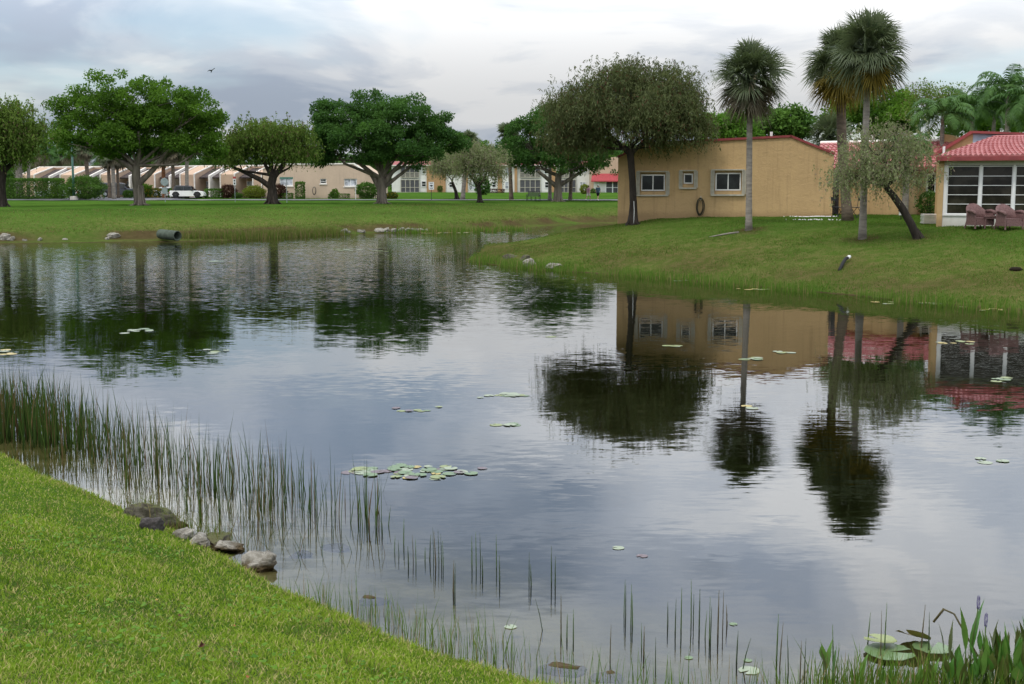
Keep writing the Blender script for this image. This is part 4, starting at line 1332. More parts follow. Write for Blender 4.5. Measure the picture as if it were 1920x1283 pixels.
# ------------------------------------------------------------------ trees and plants of the far bank
def far_bank_trees():
    broad_tree('fig_tree', 'largest spreading fig tree with bright crown behind the culvert', 262, 385,
        [(228, 190, 62, 42), (165, 222, 56, 38), (300, 205, 62, 44), (362, 222, 50, 46), (128, 245, 28, 26), (260, 240, 100, 42), (388, 250, 32, 40), (330, 262, 62, 30), (195, 262, 70, 28), (225, 285, 40, 18), (395, 285, 18, 16)],
        [(262, 385, .46), (260, 362, .37), (257, 335, .34), (258, 312, .32)], L_FICUS, M_BARK_GREY, 360, 150, .24, .72, 61, flare=1.5, inner=.22,
        limbs=[[(262, 345, .26), (290, 318, .2), (312, 290, .14), (330, 270, .08)], [(257, 322, .24), (225, 300, .18), (195, 285, .12), (175, 270, .07)], [(260, 318, .2), (268, 285, .14), (270, 250, .08)]])
    weeping_tree('oak_tree', 'olive-green weeping tree with forked black trunk and long left limb', 511, 383,
        [(462, 262, 34, 20), (508, 248, 40, 20), (556, 258, 22, 24), (436, 288, 22, 12), (545, 280, 32, 16), (488, 276, 40, 16), (575, 275, 10, 10), (525, 262, 40, 18)],
        [(512, 383, .5), (511, 362, .38), (510, 345, .36), (514, 330, .34)], L_OLIVE, M_BARK_DARK, 190, 22, 62, (.4, 1.2), .20,
        limbs=[[(509, 352, .26), (490, 338, .22), (465, 326, .17), (440, 315, .13), (428, 300, .08)], [(513, 336, .24), (528, 318, .18), (540, 298, .12)], [(512, 335, .2), (500, 312, .15), (495, 290, .1)]], per_strand=10, width=.4, clump=.6)
    broad_tree('fig_tree', 'dark dense fig tree in front of the long beige house', 716, 382,
        [(640, 232, 44, 38), (702, 214, 50, 34), (765, 222, 44, 34), (812, 250, 42, 36), (848, 272, 24, 24), (618, 270, 36, 32), (690, 265, 75, 42), (770, 280, 62, 34), (715, 292, 50, 22), (602, 298, 20, 14)],
        [(716, 382, .46), (716, 362, .40), (716, 345, .40), (716, 335, .38)], L_FICUS_D, M_BARK_GREY, 380, 150, .24, .70, 63, flare=1.55, inner=.26,
        limbs=[[(712, 352, .28), (696, 325, .22), (675, 308, .17), (655, 296, .1)], [(718, 350, .26), (735, 325, .2), (755, 305, .14)], [(716, 345, .24), (716, 312, .18), (712, 285, .1)], [(720, 352, .2), (748, 330, .15), (775, 310, .1)]])
    weeping_tree('oak_tree', 'grey-green wispy small tree right of the notice sign', 900, 380,
        [(905, 298, 34, 24), (925, 312, 20, 20), (885, 305, 26, 24), (880, 285, 22, 14)], [(900, 380, .28), (899, 362, .2), (896, 345, .18)], L_WILLOW, M_BARK_DARK, 110, 20, 64, (.5, 1.2), .16,
        limbs=[[(897, 352, .14), (882, 330, .1), (870, 305, .06)], [(898, 350, .12), (910, 330, .08), (918, 310, .05)]], per_strand=9, width=.4, clump=.5)
    weeping_tree('oak_tree', 'pale leaning small tree just behind the notice sign', 857, 374,
        [(836, 316, 28, 18), (862, 302, 24, 18), (845, 300, 20, 14)], [(857, 374, .26), (855, 360, .18), (848, 342, .15)], L_WILLOW, M_BARK_DARK, 90, 20, 65, (.5, 1.0), .17, per_strand=9, width=.4, clump=.5)
    broad_tree('fig_tree', 'dark fig tree beside the park bench', 1046, 378,
        [(985, 262, 40, 30), (1035, 242, 48, 34), (962, 288, 26, 24), (1085, 275, 60, 40), (1130, 300, 36, 24), (1015, 300, 52, 22), (1070, 300, 50, 22)],
        [(1046, 378, .46), (1046, 360, .38), (1046, 345, .35), (1047, 330, .33)], L_FICUS_D, M_BARK_GREY, 260, 140, .26, .75, 66, flare=1.5, inner=.28,
        limbs=[[(1045, 352, .24), (1025, 335, .2), (1008, 322, .14)], [(1047, 350, .24), (1075, 332, .18), (1100, 318, .12)]])
    weeping_tree('oak_tree', 'olive tree on a dark trunk cut by the left edge', 4, 388,
        [(-10, 235, 46, 34), (32, 222, 30, 24), (58, 240, 22, 18), (8, 275, 42, 22), (44, 262, 32, 20)], [(2, 388, .42), (4, 350, .32), (8, 325, .3), (10, 310, .28)], L_OLIVE, M_BARK_DARK, 165, 22, 67, (.4, 1.1), .20,
        limbs=[[(8, 325, .2), (28, 305, .15), (45, 285, .1)], [(8, 320, .2), (-15, 290, .15)]], per_strand=10, width=.4, clump=.6)
    # palms in front of and among the row houses: (u, base v, head v, crown radius px, trunk radius, lean, rusty)
    fans = [(867, 375, 268, 26, .24, .6, 'fan palm with straight brown trunk beside the leaning small tree'), (959, 376, 252, 27, .22, -.3, 'fan palm with straight trunk left of the park bench'),
            (1031, 376, 275, 22, .20, 0, 'fan palm hidden in the crown of the bench fig tree'), (1069, 376, 290, 22, .20, .2, 'slim palm right of the bench fig tree'),
            (38, 373, 278, 26, .38, 0, 'stout palm with cross-hatched trunk in the clipped hedge'), (206, 373, 296, 22, .20, 0, 'left of two brown palm trunks beside the dark car'), (214, 374, 290, 22, .22, 0, 'right of two brown palm trunks beside the dark car'),
            (168, 371, 278, 24, .24, -.3, 'grey palm rising from the round hedge bush'), (308, 368, 285, 24, .22, 0, 'rusty palm behind the round sign'), (326, 366, 278, 24, .20, 0, 'slim palm behind the white hatchback'), (350, 366, 268, 26, .22, .2, 'tall slim palm right of the white hatchback'),
            (222, 366, 290, 22, .16, 0, 'thin palm behind the dark car')]
    for k, (u, vb, vt, rp, tr, ln, lab) in enumerate(fans):
        p = gp(u, vb)
        if vb < 370:
            q = at(u, vb, 139.5); p = G(q.x, q.y)
        fan_palm('fan_palm', lab, p, (vb - vt) * p.y / F, rp * p.y / F, tr, L_PALM, L_PALMDEAD, M_BARK_RUST if k in (8,) else M_BARK_PALM2 if k % 2 else M_BARK_PALM, 70 + k, (ln, 0), 40, 18, .13, group='fan palms across the pond', boots=(.3, 4.0) if k == 4 else None)
    p = gp(53, 373)
    feather_palm('feather_palm', 'leaning slim palm with drooping fronds in the clipped hedge', p, (373 - 262) * p.y / F, 3.0, .2, L_FEATHER, M_BARK_PALM, 90, 16, 22, 2.2, lean=(.4, 0), lw=.10, ll=.8)
    fan_rest = [(88, 285, 178), (118, 292, 182), (100, 300, 190), (140, 282, 170), (160, 292, 176), (78, 300, 186), (190, 300, 188), (130, 305, 200), (235, 298, 190)]
    q = {88: 'bushy-headed', 118: 'round-headed', 100: 'short', 140: 'tall', 160: 'shaggy', 78: 'small', 190: 'half-hidden', 130: 'low', 235: 'faint'}
    proto = None
    for k, (u, vt, Y) in enumerate(fan_rest):
        p = at(u, 368, Y); p.z = ground(p.x, p.y)
        lab = q[u] + ' distant fan palm above the row house roofs at column ' + ('left of the lamp post' if u < 138 else 'right of the lamp post')
        lab = lab.replace(' at column', '')
        if proto is None:
            t = proto = fan_palm('fan_palm', lab, p, 6.6, 2.3, .2, L_FEATHER, L_PALMDEAD, M_BARK_PALM2, 95, (0, 0), 26, 14, .14, group='distant fan palms')
        else:
            t = copy_tree(proto); t.location = p; tag(t, lab)
        h = (368 - vt) * Y / F
        t.scale = (.8 + .05 * (k % 4),) * 2 + (h / 6.6,)
        t.rotation_euler.z = k * 1.3
    # two slim leaning stems against the beige wall
    for u, vb, vt, ln, lab in ((634, 370, 318, -.9, 'thin pale leaning palm against the beige wall'), (642, 371, 305, .35, 'straight slim palm against the beige wall')):
        p = gp(u, vb)
        feather_palm('slender_palm', lab, p, (vb - vt) * p.y / F, 1.6, .13, L_FEATHER, M_BARK_PALM, 97 + u, 9, 14, 1.8, lean=(ln, 0), lw=.14, ll=.6)
    # distant tree belt
    rng = np.random.default_rng(5)
    belt = [(-30, 285, 60, 215), (60, 300, 45, 235), (120, 298, 50, 250), (215, 300, 45, 215), (285, 305, 40, 240), (335, 298, 45, 220), (390, 292, 45, 205), (430, 300, 40, 230), (600, 296, 45, 215), (660, 300, 50, 240),
            (790, 288, 45, 270), (850, 280, 48, 265), (920, 285, 45, 268), (890, 292, 40, 285), (975, 285, 45, 270), (1060, 285, 50, 262), (1130, 285, 48, 270), (1180, 290, 45, 255), (1240, 290, 50, 230), (1540, 300, 60, 150), (560, 300, 40, 225), (480, 302, 40, 235), (740, 292, 45, 262)]
    shapes = ['sprawling', 'bushy', 'low', 'tall', 'round', 'ragged', 'wide', 'dense', 'small', 'grey-green', 'broad', 'dark', 'domed', 'loose']
    protos = []
    for k, (u, vt, rp, Y) in enumerate(belt):
        p = at(u, 362, Y); p.z = ground(p.x, p.y)
        where = ('beyond the row houses' if u < 480 else 'beyond the beige house' if u < 720 else 'behind the apartments' if u < 1165 else 'behind the ochre house')
        side = ' far left' if u < 100 else ' left' if u < 300 else ' middle left' if u < 560 else ' centre' if u < 860 else ' centre right' if u < 1100 else ' right'
        lab = shapes[k % 14] + ' distant tree ' + where + ' in the' + side
        h = (362 - vt) * Y / F
        if k < 3:
            t = broad_tree('distant_tree', lab, u, 362, [(u - rp * .45, 322, rp * .55, 26), (u + rp * .4, 318, rp * .6, 28), (u, 306, rp * .6, 22), (u, 330, rp * .8, 22)], [(u, 362, .35), (u, 335, .28)], (L_FICUS_D, L_FICUS, L_HEDGE)[k], M_BARK_GREY, 90, 80, .55, 1.25, 200 + k, group='tree belt behind the houses', base=p, inner=.35, sub=30)
            protos.append((t, h))
        else:
            src, h0 = protos[k % 3]
            t = copy_tree(src); t.location = p; tag(t, lab)
            sc = h / h0
            t.scale = (sc * (1 + .15 * math.sin(k)), sc, sc)
            t.rotation_euler.z = k * 2.1

def shrubs():
    def S(u, v, w, h, m, lab, n=700, box=False, leaf=.16, d=None, name='shrub', **kw):
        p = gp(u, v)
        if v < 373 and u < 720:                      # planted in front of the house walls
            q = at(u, v, 138.6 if u > 480 else 140.5)
            p = G(q.x, q.y)
        s = p.y / F
        return shrub(name, lab, p, (w * s, (d or w * s * .8), h * s), m, M_BARK_DARK, int(n * 2.3), leaf, int(u), box=box, **kw)
    S(62, 374, 112, 37, L_HEDGE, 'long clipped hedge in front of the parked white car', 5200, True, .17, 1.6, 'clipped_hedge', cat='hedge')
    S(158, 374.5, 74, 42, L_HEDGE, 'big rounded bush at the end of the clipped hedge', 3600, False, .17, 3.6, 'round_bush', cat='bush')
    S(285, 368, 30, 17, L_CROTON, 'low clipped hedge left of the white cars', 700, True, .16, 1.2, 'clipped_hedge', cat='hedge')
    S(403, 366, 34, 16, L_HEDGE, 'low hedge right of the white hatchback', 900, True, .15, 1.2, 'clipped_hedge', cat='hedge')
    S(428, 367, 30, 24, L_REDBUSH, 'round maroon bush in front of the row houses', 1100, False, .16)
    S(444, 369, 20, 10, L_HEDGE, 'small green mound under the red-topped sign', 400, False, .14)
    S(477, 369, 40, 22, L_YELLOWBUSH, 'lime green bush behind the forked tree', 1200, False, .17)
    S(524, 371, 24, 26, L_REDBUSH, 'dark spiky bush at the corner of the beige wall', 800, False, .24, ratio=.25)
    S(536, 372, 26, 9, L_HEDGE, 'low clipped edging under the left beige-wall window', 500, True, .13, .8)
    S(563, 371, 15, 30, L_HEDGE, 'narrow column-shaped shrub against the beige wall', 700, True, .15, .9)
    S(636, 372.5, 38, 8, L_HEDGE, 'low clipped hedge at the feet of the slim palms', 700, True, .12, .8, 'clipped_hedge', cat='hedge')
    S(628, 370, 14, 16, L_FICUS, 'small leafy shrub between the slim palms', 400, False, .16)
    S(688, 371, 40, 30, L_HEDGE, 'large round bush behind the dark fig trunk', 1500, False, .17)
    S(735, 373, 22, 11, L_CROTON, 'yellow-flecked croton bush right of the dark fig trunk', 500, False, .16)
    S(333, 357, 36, 20, L_FICUS, 'leafy bush in front of the middle row house', 700, False, .2)
    S(272, 362, 26, 24, L_FICUS, 'leafy palm-like bush right of the largest fig trunk', 700, False, .3, ratio=.3)
    S(240, 362, 18, 14, L_HEDGE, 'small hedge bush behind the dark car', 400, False, .16)
    S(110, 366, 30, 24, L_YELLOWBUSH, 'light green bush showing over the clipped hedge', 500, False, .3, ratio=.3)
    S(825, 361, 9, 12, L_OLIVE, 'small round bush on the brown apartment panel', 260, False, .2)
    S(905, 366, 26, 32, L_FICUS_D, 'dark bush behind the grey-green wispy tree', 700, False, .3)
    S(928, 362, 34, 6, L_REDBUSH, 'low dark planting along the apartment wall', 400, True, .2, 1.0)
    S(1096, 364, 14, 17, L_YELLOWBUSH, 'light green bush left of the two walkers', 360, False, .3, ratio=.3)
    S(1112, 363, 9, 8, L_HEDGE, 'dark small bush between the two walkers', 200, False, .2)

# ------------------------------------------------------------------ grass, reeds, lily pads, rocks
def grassmat(name, dark, light, straw, share, trans=.35):
    return leafmat(name, dark, light, trans, straw, share, .6, .10)
L_LAWN = grassmat('lawn_blade', (0.085, 0.170, 0.010), (0.290, 0.400, 0.035), (0.46, 0.40, 0.16), .20)
L_THATCH = grassmat('thatch_blade', (0.10, 0.115, 0.030), (0.30, 0.27, 0.10), (0.40, 0.33, 0.16), .3)
L_BANK = grassmat('bank_blade', (0.065, 0.105, 0.016), (0.150, 0.190, 0.040), (0.21, 0.165, 0.075), .25)
L_FARGRASS = grassmat('far_blade', (0.048, 0.115, 0.010), (0.110, 0.215, 0.024), (0.18, 0.18, 0.05), .10)
L_REED = leafmat('bulrush_stem', (0.018, 0.040, 0.008), (0.065, 0.112, 0.020), .2, (0.13, 0.09, 0.04), .22)
L_SHOREGRASS = leafmat('shore_grass', (0.055, 0.120, 0.014), (0.150, 0.240, 0.035), .35, (0.26, 0.20, 0.09), .15)
L_PICKEREL = leafmat('pickerel_leaf', (0.035, 0.105, 0.012), (0.090, 0.205, 0.028), .35, rough=.4, spec=.45)
L_CLOVER = leafmat('clover_leaf', (0.060, 0.150, 0.014), (0.150, 0.270, 0.030), .3)

def lawn_blades():
    rng = np.random.default_rng(3)
    # near bank: density falls with distance
    n = 2300000
    x = rng.uniform(-9.0, 4.0, n); y = rng.uniform(2.2, 19, n)
    keep = (np.abs(x / y) < .47) & (rng.random(n) < np.clip((4.8 / y) ** 1.5, 0, 1))
    x, y = x[keep], y[keep]
    z, d, zone = terrain(np.stack([x, y], 1))
    vis = (z - HC) / y > -.45
    k = (d > -.03 + .08 * rng.random(len(x)) ** 2) & (zone == 0) & vis
    x, y, z, d = x[k], y[k], z[k], d[k]
    patch = vnoise(x, y, .9, 11) * .5 + vnoise(x, y, .25, 12) * .5
    h = (.016 + .032 * patch) * rng.uniform(.6, 1.35, len(x)) * np.interp(d, [0, .15, .5], [2.0, 1.5, 1.0])
    thatch = (rng.random(len(x)) < np.interp(d, [0, .12, .3], [.55, .35, 0])) | ((vnoise(x, y, .5, 18) > .74) & (rng.random(len(x)) < .5))
    xt, yt, zt_, ht = x[thatch], y[thatch], z[thatch], h[thatch] * .8
    Vt, ft, nt_ = blades(rng, np.column_stack([xt, yt, zt_ - .004]), ht, .006, rng.uniform(.5, 1.3, len(xt)), 1)
    tag(link('lawn_thatch', mesh_np('lawn_thatch', Vt, ft, L_THATCH, np.repeat(rng.random(len(xt)), nt_))), 'straw-coloured thatch showing in the near lawn and at its edge', 'grass', kind='stuff')
    keepb = ~thatch
    x, y, z, d, patch, h = (a[keepb] for a in (x, y, z, d, patch, h))
    V, fs, nv = blades(rng, np.column_stack([x, y, z - .004]), h, .0040 + .0011 * y / 5 + .0035 * rng.random(len(x)) ** 2, rng.uniform(.35, 1.1, len(x)), 2)
    weed = vnoise(x, y, .33, 16) * vnoise(x, y, 1.6, 17) > .42
    tone = np.clip(.22 + 1.0 * (patch - .2) + .4 * (vnoise(x, y, 2.7, 13) - .5) + rng.normal(0, .16, len(x)) - .25 * weed, 0, 1)
    print('lawn blades', len(x))
    tag(link('lawn_grass', mesh_np('lawn_grass', V, fs, L_LAWN, np.repeat(tone, nv))), 'short bright green lawn grass on the near bank', 'grass', kind='stuff')
    # clover and small weeds in it
    m = 5200
    x = rng.uniform(-5.5, 1.5, m); y = rng.uniform(3.6, 10, m)
    z, d, zone = terrain(np.stack([x, y], 1))
    k = (d > .4) & (zone == 0) & (vnoise(x, y, .7, 21) > .52)
    C = np.column_stack([x, y, z + .035])[k]
    D = unit(np.column_stack([rng.normal(size=(len(C), 2)), rng.normal(.1, .25, len(C))]))
    ln = rng.uniform(.016, .042, len(C))
    tag(link('clover', leaf_mesh('clover', C, D, rdir(rng, len(C)) * .3 + np.cross(D, [0, 0, 1.]), ln, ln * .95, rng.random(len(C)), L_CLOVER, .1)), 'scattered round clover leaves in the near lawn', 'clover', kind='stuff')
    # taller weed tufts left by the mower
    tuf = [(545, 1190), (560, 1195), (120, 1090), (230, 1180), (300, 1060), (60, 1180), (420, 1130), (350, 1255), (500, 1240), (650, 1245), (180, 1010), (90, 960), (700, 1262), (260, 1240), (30, 1100), (610, 1190)]
    P_, H_ = [], []
    for u, v in tuf:
        g0 = gp(u, v)
        for _ in range(16):
            P_.append((g0.x + rng.normal(0, .022), g0.y + rng.normal(0, .022), 0)); H_.append(rng.uniform(.05, .13))
    P_ = np.array(P_); P_[:, 2] = terrain(P_[:, :2])[0] - .005
    V, fs, nv = blades(rng, P_, np.array(H_), .006, np.abs(rng.normal(.45, .3, len(P_))), 3)
    tag(link('weed_tufts', mesh_np('weed_tufts', V, fs, L_SHOREGRASS, np.repeat(rng.random(len(P_)), nv))), 'taller dark grass tufts standing out of the near lawn', 'grass', kind='stuff')
    # right bank
    n = 640000
    x = rng.uniform(-3, 26, n); y = rng.uniform(30, 60, n)
    z, d, zone = terrain(np.stack([x, y], 1))
    k = (zone == 1) & (d > .0) & (np.abs(x / y) < .46)
    x, y, z, d = x[k], y[k], z[k], d[k]
    patch = vnoise(x, y, 2.4, 14) * .55 + vnoise(x, y, .6, 15) * .45
    dryness = np.interp(d, [0, 1, 4, 9, 15], [.25, .6, .6, .25, .0])
    k = rng.random(len(x)) < .35 + .6 * patch
    x, y, z, d, patch, dryness = (a[k] for a in (x, y, z, d, patch, dryness))
    h = (.03 + .07 * patch ** 2) * rng.uniform(.6, 1.4, len(x))
    wet = d < rng.uniform(.2, 1.0, len(x))
    h = np.where(wet, h * 1.6, h)
    V, fs, nv = blades(rng, np.column_stack([x, y, z - .01]), h, .022, rng.uniform(.3, 1.1, len(x)), 1)
    isdry = (rng.random(len(x)) < dryness * .9 * np.clip(patch * 1.7, 0, 1)) & ~wet
    tone = np.clip(rng.normal(.5, .25, len(x)), 0, 1)
    for nm, sel, mt, lab in (('bank_grass', ~isdry, L_FARGRASS, 'green grass on the bank below the ochre house'), ('dry_bank_grass', isdry, L_BANK, 'patchy straw-coloured grass on the bank below the ochre house')):
        ii = np.where(sel)[0]
        VV = V.reshape(-1, nv, 3)[ii].reshape(-1, 3)
        f3 = np.arange(len(VV)).reshape(-1, 3)
        tag(link(nm, mesh_np(nm, VV, f3, mt, np.repeat(tone[ii], nv))), lab, 'grass', kind='stuff')
    # far bank rough grass along its edge
    n = 210000
    x = rng.uniform(-46, 12, n); y = rng.uniform(66, 116, n)
    z, d, zone = terrain(np.stack([x, y], 1))
    k = (zone == 2) & (d > 1.9 + rng.normal(0, .25, n)) & (d < 16) & (np.abs(x / y) < .46) & (rng.random(n) < np.interp(d, [0, 4, 16], [1, .6, .25]))
    x, y, z, d = x[k], y[k], z[k], d[k]
    h = rng.uniform(.05, .13, len(x)) * np.interp(d, [0, 1.5, 4], [1.2, 1.5, .8])
    V, fs, nv = blades(rng, np.column_stack([x, y, z - .01]), h, .05, rng.uniform(.3, 1.1, len(x)), 1)
    tag(link('far_bank_grass', mesh_np('far_bank_grass', V, fs, L_BANK, np.repeat(np.clip(rng.normal(.45, .25, len(x)), 0, 1), nv))), 'rough grass along the far bank of the pond', 'grass', kind='stuff')

def reed_field(name, label, P, h, w, lean, mt=None, seg=3, seed=1):
    rng = np.random.default_rng(seed)
    V, fs, nv = blades(rng, P, h, w, lean, seg, curl=.6)
    tone = np.repeat(np.clip(rng.normal(.5, .27, len(P)), 0, 1), nv)
    return tag(link(name, mesh_np(name, V, fs, mt or L_REED, tone)), label, 'reeds', kind='stuff')
def along(line, n, rng, dv):
    """points on the water spread round a line traced on it"""
    L = np.array([on(u, v, 0)[:2] for u, v in line])
    seg = np.linalg.norm(np.diff(L, axis=0), axis=1)
    c = np.concatenate([[0], np.cumsum(seg)])
    t = rng.uniform(0, c[-1], n)
    p = np.column_stack([np.interp(t, c, L[:, 0]), np.interp(t, c, L[:, 1])])
    return p + rng.normal(size=(n, 2)) * dv, t / c[-1]
def bed_z(p):
    return np.minimum(terrain(p)[0], .0)
def reeds():
    rng = np.random.default_rng(8)
    belt = [(-80, 800), (20, 806), (110, 818), (225, 850), (330, 882), (430, 915), (530, 946), (600, 962), (662, 976)]
    p, t = along(belt, 640, rng, np.array([.30, .38]))
    # stems stand in loose bunches
    c, _ = along(belt, 110, rng, np.array([.28, .35]))
    near = c[rng.integers(0, len(c), 380)] + rng.normal(size=(380, 2)) * .055
    p = np.concatenate([p, near])
    h = rng.uniform(.38, .78, len(p)) * np.where(rng.random(len(p)) < .08, 1.25, 1.0)
    reed_field('bulrush_belt', 'dense belt of dark green bulrushes standing in the water along the near bank', np.column_stack([p, bed_z(p)]), h, rng.uniform(.006, .013, len(p)), np.abs(rng.normal(.05, .12, len(p))), seg=3, seed=81)
    # thick stand at the left edge
    q, _ = along([(-120, 795), (0, 803), (60, 808), (120, 818)], 900, rng, np.array([.35, .40]))
    h = rng.uniform(.45, 1.02, len(q)) * np.interp(q[:, 0], [-8, -6.2, -5.2], [1.05, 1.0, .8])
    reed_field('reed_stand', 'thick tall green reed stand at the left edge', np.column_stack([q, bed_z(q)]), h, rng.uniform(.010, .020, len(q)), np.abs(rng.normal(.07, .09, len(q))), L_SHOREGRASS if False else L_REED, 3, 82)
    # thin bent stems between belt and bank
    q, _ = along([(90, 868), (200, 905), (300, 940), (400, 965), (520, 1010), (620, 1030)], 240, rng, np.array([.30, .30]))
    reed_field('thin_reeds', 'thin sparse reeds with bent tips between the bulrush belt and the bank', np.column_stack([q, bed_z(q)]), rng.uniform(.14, .40, len(q)), .006, np.abs(rng.normal(.22, .25, len(q))), L_REED, 4, 83)
    # weeds growing over the shore rocks
    q, _ = along([(240, 955), (290, 975), (340, 998), (400, 1012), (440, 1024)], 330, rng, np.array([.10, .07]))
    reed_field('rock_weeds', 'straggling weeds growing among the shore rocks', np.column_stack([q, np.maximum(terrain(q)[0], .0)]), rng.uniform(.08, .30, len(q)), .006, np.abs(rng.normal(.4, .35, len(q))), L_BANK, 3, 91)
    # fine grass shoots at the edge of the bank
    q, _ = along([(560, 1130), (690, 1165), (800, 1200), (900, 1235), (960, 1262)], 420, rng, np.array([.20, .13]))
    reed_field('shore_shoots', 'fine green shoots in the shallows at the foot of the near lawn', np.column_stack([q, bed_z(q)]), rng.uniform(.08, .34, len(q)), .0055, np.abs(rng.normal(.12, .14, len(q))), L_SHOREGRASS, 3, 84)
    q, _ = along([(1020, 1290), (1200, 1310), (1420, 1312), (1600, 1318)], 300, rng, np.array([.18, .10]))
    reed_field('corner_shoots', 'thin shoots along the bottom edge of the water', np.column_stack([q, bed_z(q)]), rng.uniform(.08, .36, len(q)), .006, np.abs(rng.normal(.12, .14, len(q))), L_SHOREGRASS, 3, 85)
    q, _ = along([(1560, 1305), (1700, 1300), (1850, 1296), (1990, 1300)], 1500, rng, np.array([.22, .14]))
    reed_field('corner_grass', 'dense waterside grass in the bottom right corner', np.column_stack([q, bed_z(q)]), rng.uniform(.10, .38, len(q)), .009, np.abs(rng.normal(.2, .2, len(q))), L_SHOREGRASS, 3, 86)
    # right bank waterline reeds, and the little bed off the point
    q, _ = along([(890, 490), (1000, 505), (1150, 516), (1300, 529), (1450, 543), (1600, 557), (1750, 571), (1920, 588), (2050, 598)], 5200, rng, np.array([.25, .42]))
    k = vnoise(q[:, 0], q[:, 1], 2.2, 31) > .25
    q = q[k]
    reed_field('waterline_reeds', 'short reeds along the waterline below the ochre house', np.column_stack([q, bed_z(q)]), rng.uniform(.12, .48, len(q)), .018, np.abs(rng.normal(.08, .1, len(q))), L_SHOREGRASS, 2, 87)
    q, _ = along([(800, 489), (850, 482), (890, 476), (905, 470)], 420, rng, np.array([.5, .9]))
    reed_field('point_reeds', 'small reed bed in the water off the tip of the point', np.column_stack([q, bed_z(q)]), rng.uniform(.25, .7, len(q)), .022, np.abs(rng.normal(.05, .06, len(q))), L_REED, 2, 88)
    # far bank reeds right of the culvert
    q, _ = along([(350, 451), (420, 450), (500, 446.5), (560, 443.5), (640, 440)], 4200, rng, np.array([.4, .5]))
    reed_field('far_bank_reeds', 'reed fringe on the far bank right of the culvert', np.column_stack([q, np.maximum(terrain(q)[0], -.05)]), rng.uniform(.2, .55, len(q)), .035, np.abs(rng.normal(.08, .1, len(q))), L_BANK, 2, 89)
    q, _ = along([(740, 437), (850, 435.5), (930, 434), (975, 431)], 1400, rng, np.array([.4, .5]))
    reed_field('channel_reeds', 'low reeds on the far bank where the channel turns', np.column_stack([q, np.maximum(terrain(q)[0], -.05)]), rng.uniform(.15, .5, len(q)), .04, np.abs(rng.normal(.08, .1, len(q))), L_SHOREGRASS, 2, 90)
    # single stems that can be told apart: (u, top v, base v)
    singles = [(676, 930, 978), (689, 928, 968), (705, 947, 985), (711, 944, 990), (717, 975, 1000), (740, 1002, 1035), (757, 970, 1020), (748, 1012, 1042), (766, 1022, 1058), (775, 1000, 1050), (780, 1008, 1055), (797, 1024, 1050), (806, 1000, 1048), (813, 986, 1050), (817, 993, 1060), (823, 990, 1052), (828, 998, 1056), (831, 1012, 1062),
               (850, 1048, 1110), (853, 1052, 1112), (885, 1003, 1060), (893, 994, 1062), (901, 995, 1060), (905, 1040, 1080), (931, 999, 1062), (937, 1038, 1090), (992, 1032, 1092), (996, 1056, 1098), (1034, 1020, 1092), (1041, 1040, 1098), (1017, 1117, 1182), (1052, 1110, 1190), (1063, 1148, 1196), (1075, 1138, 1200),
               (1144, 1166, 1238), (1170, 1083, 1152), (1173, 1090, 1158), (1183, 1090, 1170), (1186, 1110, 1172), (1203, 1165, 1215), (1207, 1170, 1230), (1229, 1190, 1250), (1252, 1125, 1172), (1266, 1118, 1185), (1277, 1097, 1180), (1296, 1081, 1165), (1300, 1110, 1170), (1311, 1100, 1180), (1322, 1140, 1195), (1330, 1113, 1200), (1332, 1130, 1205), (1346, 1101, 1190),
               (1355, 1103, 1180), (1363, 1132, 1172), (1381, 1178, 1240), (1393, 1192, 1255), (1456, 1145, 1240), (1462, 1160, 1250), (1478, 1184, 1262), (1500, 1196, 1270), (1508, 1192, 1268), (1562, 1165, 1262), (1658, 1123, 1225), (1651, 1138, 1235), (1627, 1144, 1210), (1727, 1128, 1220), (1741, 1142, 1225)]
    lab = 'slim upright bulrush stem standing singly in open shallow water'
    r2 = random.Random(4)
    for u, vt, vb in singles:
        p = on(u, vb, 0)
        h = (vb - vt) * p.y / F / CP
        z0 = float(bed_z([(p.x, p.y)])[0])
        lean = r2.gauss(0, .025) * h if u not in (1017, 1393) else .22 * h * (-1 if u == 1017 else 1)
        b = MB()
        w = r2.uniform(.0035, .006)
        b.tube([(0, 0, z0), (0, 0, 0), (lean * .4, .0, h * .5), (lean, 0, h)], [w, w, w * .8, w * .25], 5)
        o = b.build('bulrush_stem', M_STEM[r2.randrange(3)], None, True)
        o.location = (p.x, p.y, 0)
        for lim, where in STEM_GROUPS:
            if u < lim:
                break
        tag(o, 'slim bulrush stem in open water ' + where, 'reed', 'bulrush stems ' + where)
STEM_GROUPS = [(700, 'at the right end of the bulrush belt'), (730, 'a step right of the bulrush belt'), (790, 'left of the densest small cluster'), (840, 'in the densest small cluster off the lawn'), (860, 'in the pair right of the densest small cluster'), (915, 'in the group of four before mid picture'), (945, 'in the pair left of mid picture'), (1000, 'in the pair at mid picture'),
               (1045, 'in the tall pair right of mid picture'), (1080, 'close to the bottom right of mid picture'), (1215, 'in the loose cluster left of the palm reflection'), (1240, 'low at the bottom below the fan palm reflection'), (1285, 'at the left of the large right-hand cluster'), (1340, 'in the middle of the large right-hand cluster'), (1370, 'at the right of the large right-hand cluster'),
               (1420, 'near the pale floating leaf'), (1520, 'in the row left of the lotus group'), (1600, 'just left of the curved leaf'), (1680, 'rising through the lotus group at left'), (2000, 'rising through the lotus group at right')]
M_STEM = [mat('stem_green', (0.060, 0.105, 0.022), .6, .3, var=.3), mat('stem_dark', (0.036, 0.060, 0.020), .6, .3, var=.3), mat('stem_brown', (0.085, 0.070, 0.028), .7, .3, var=.3)]

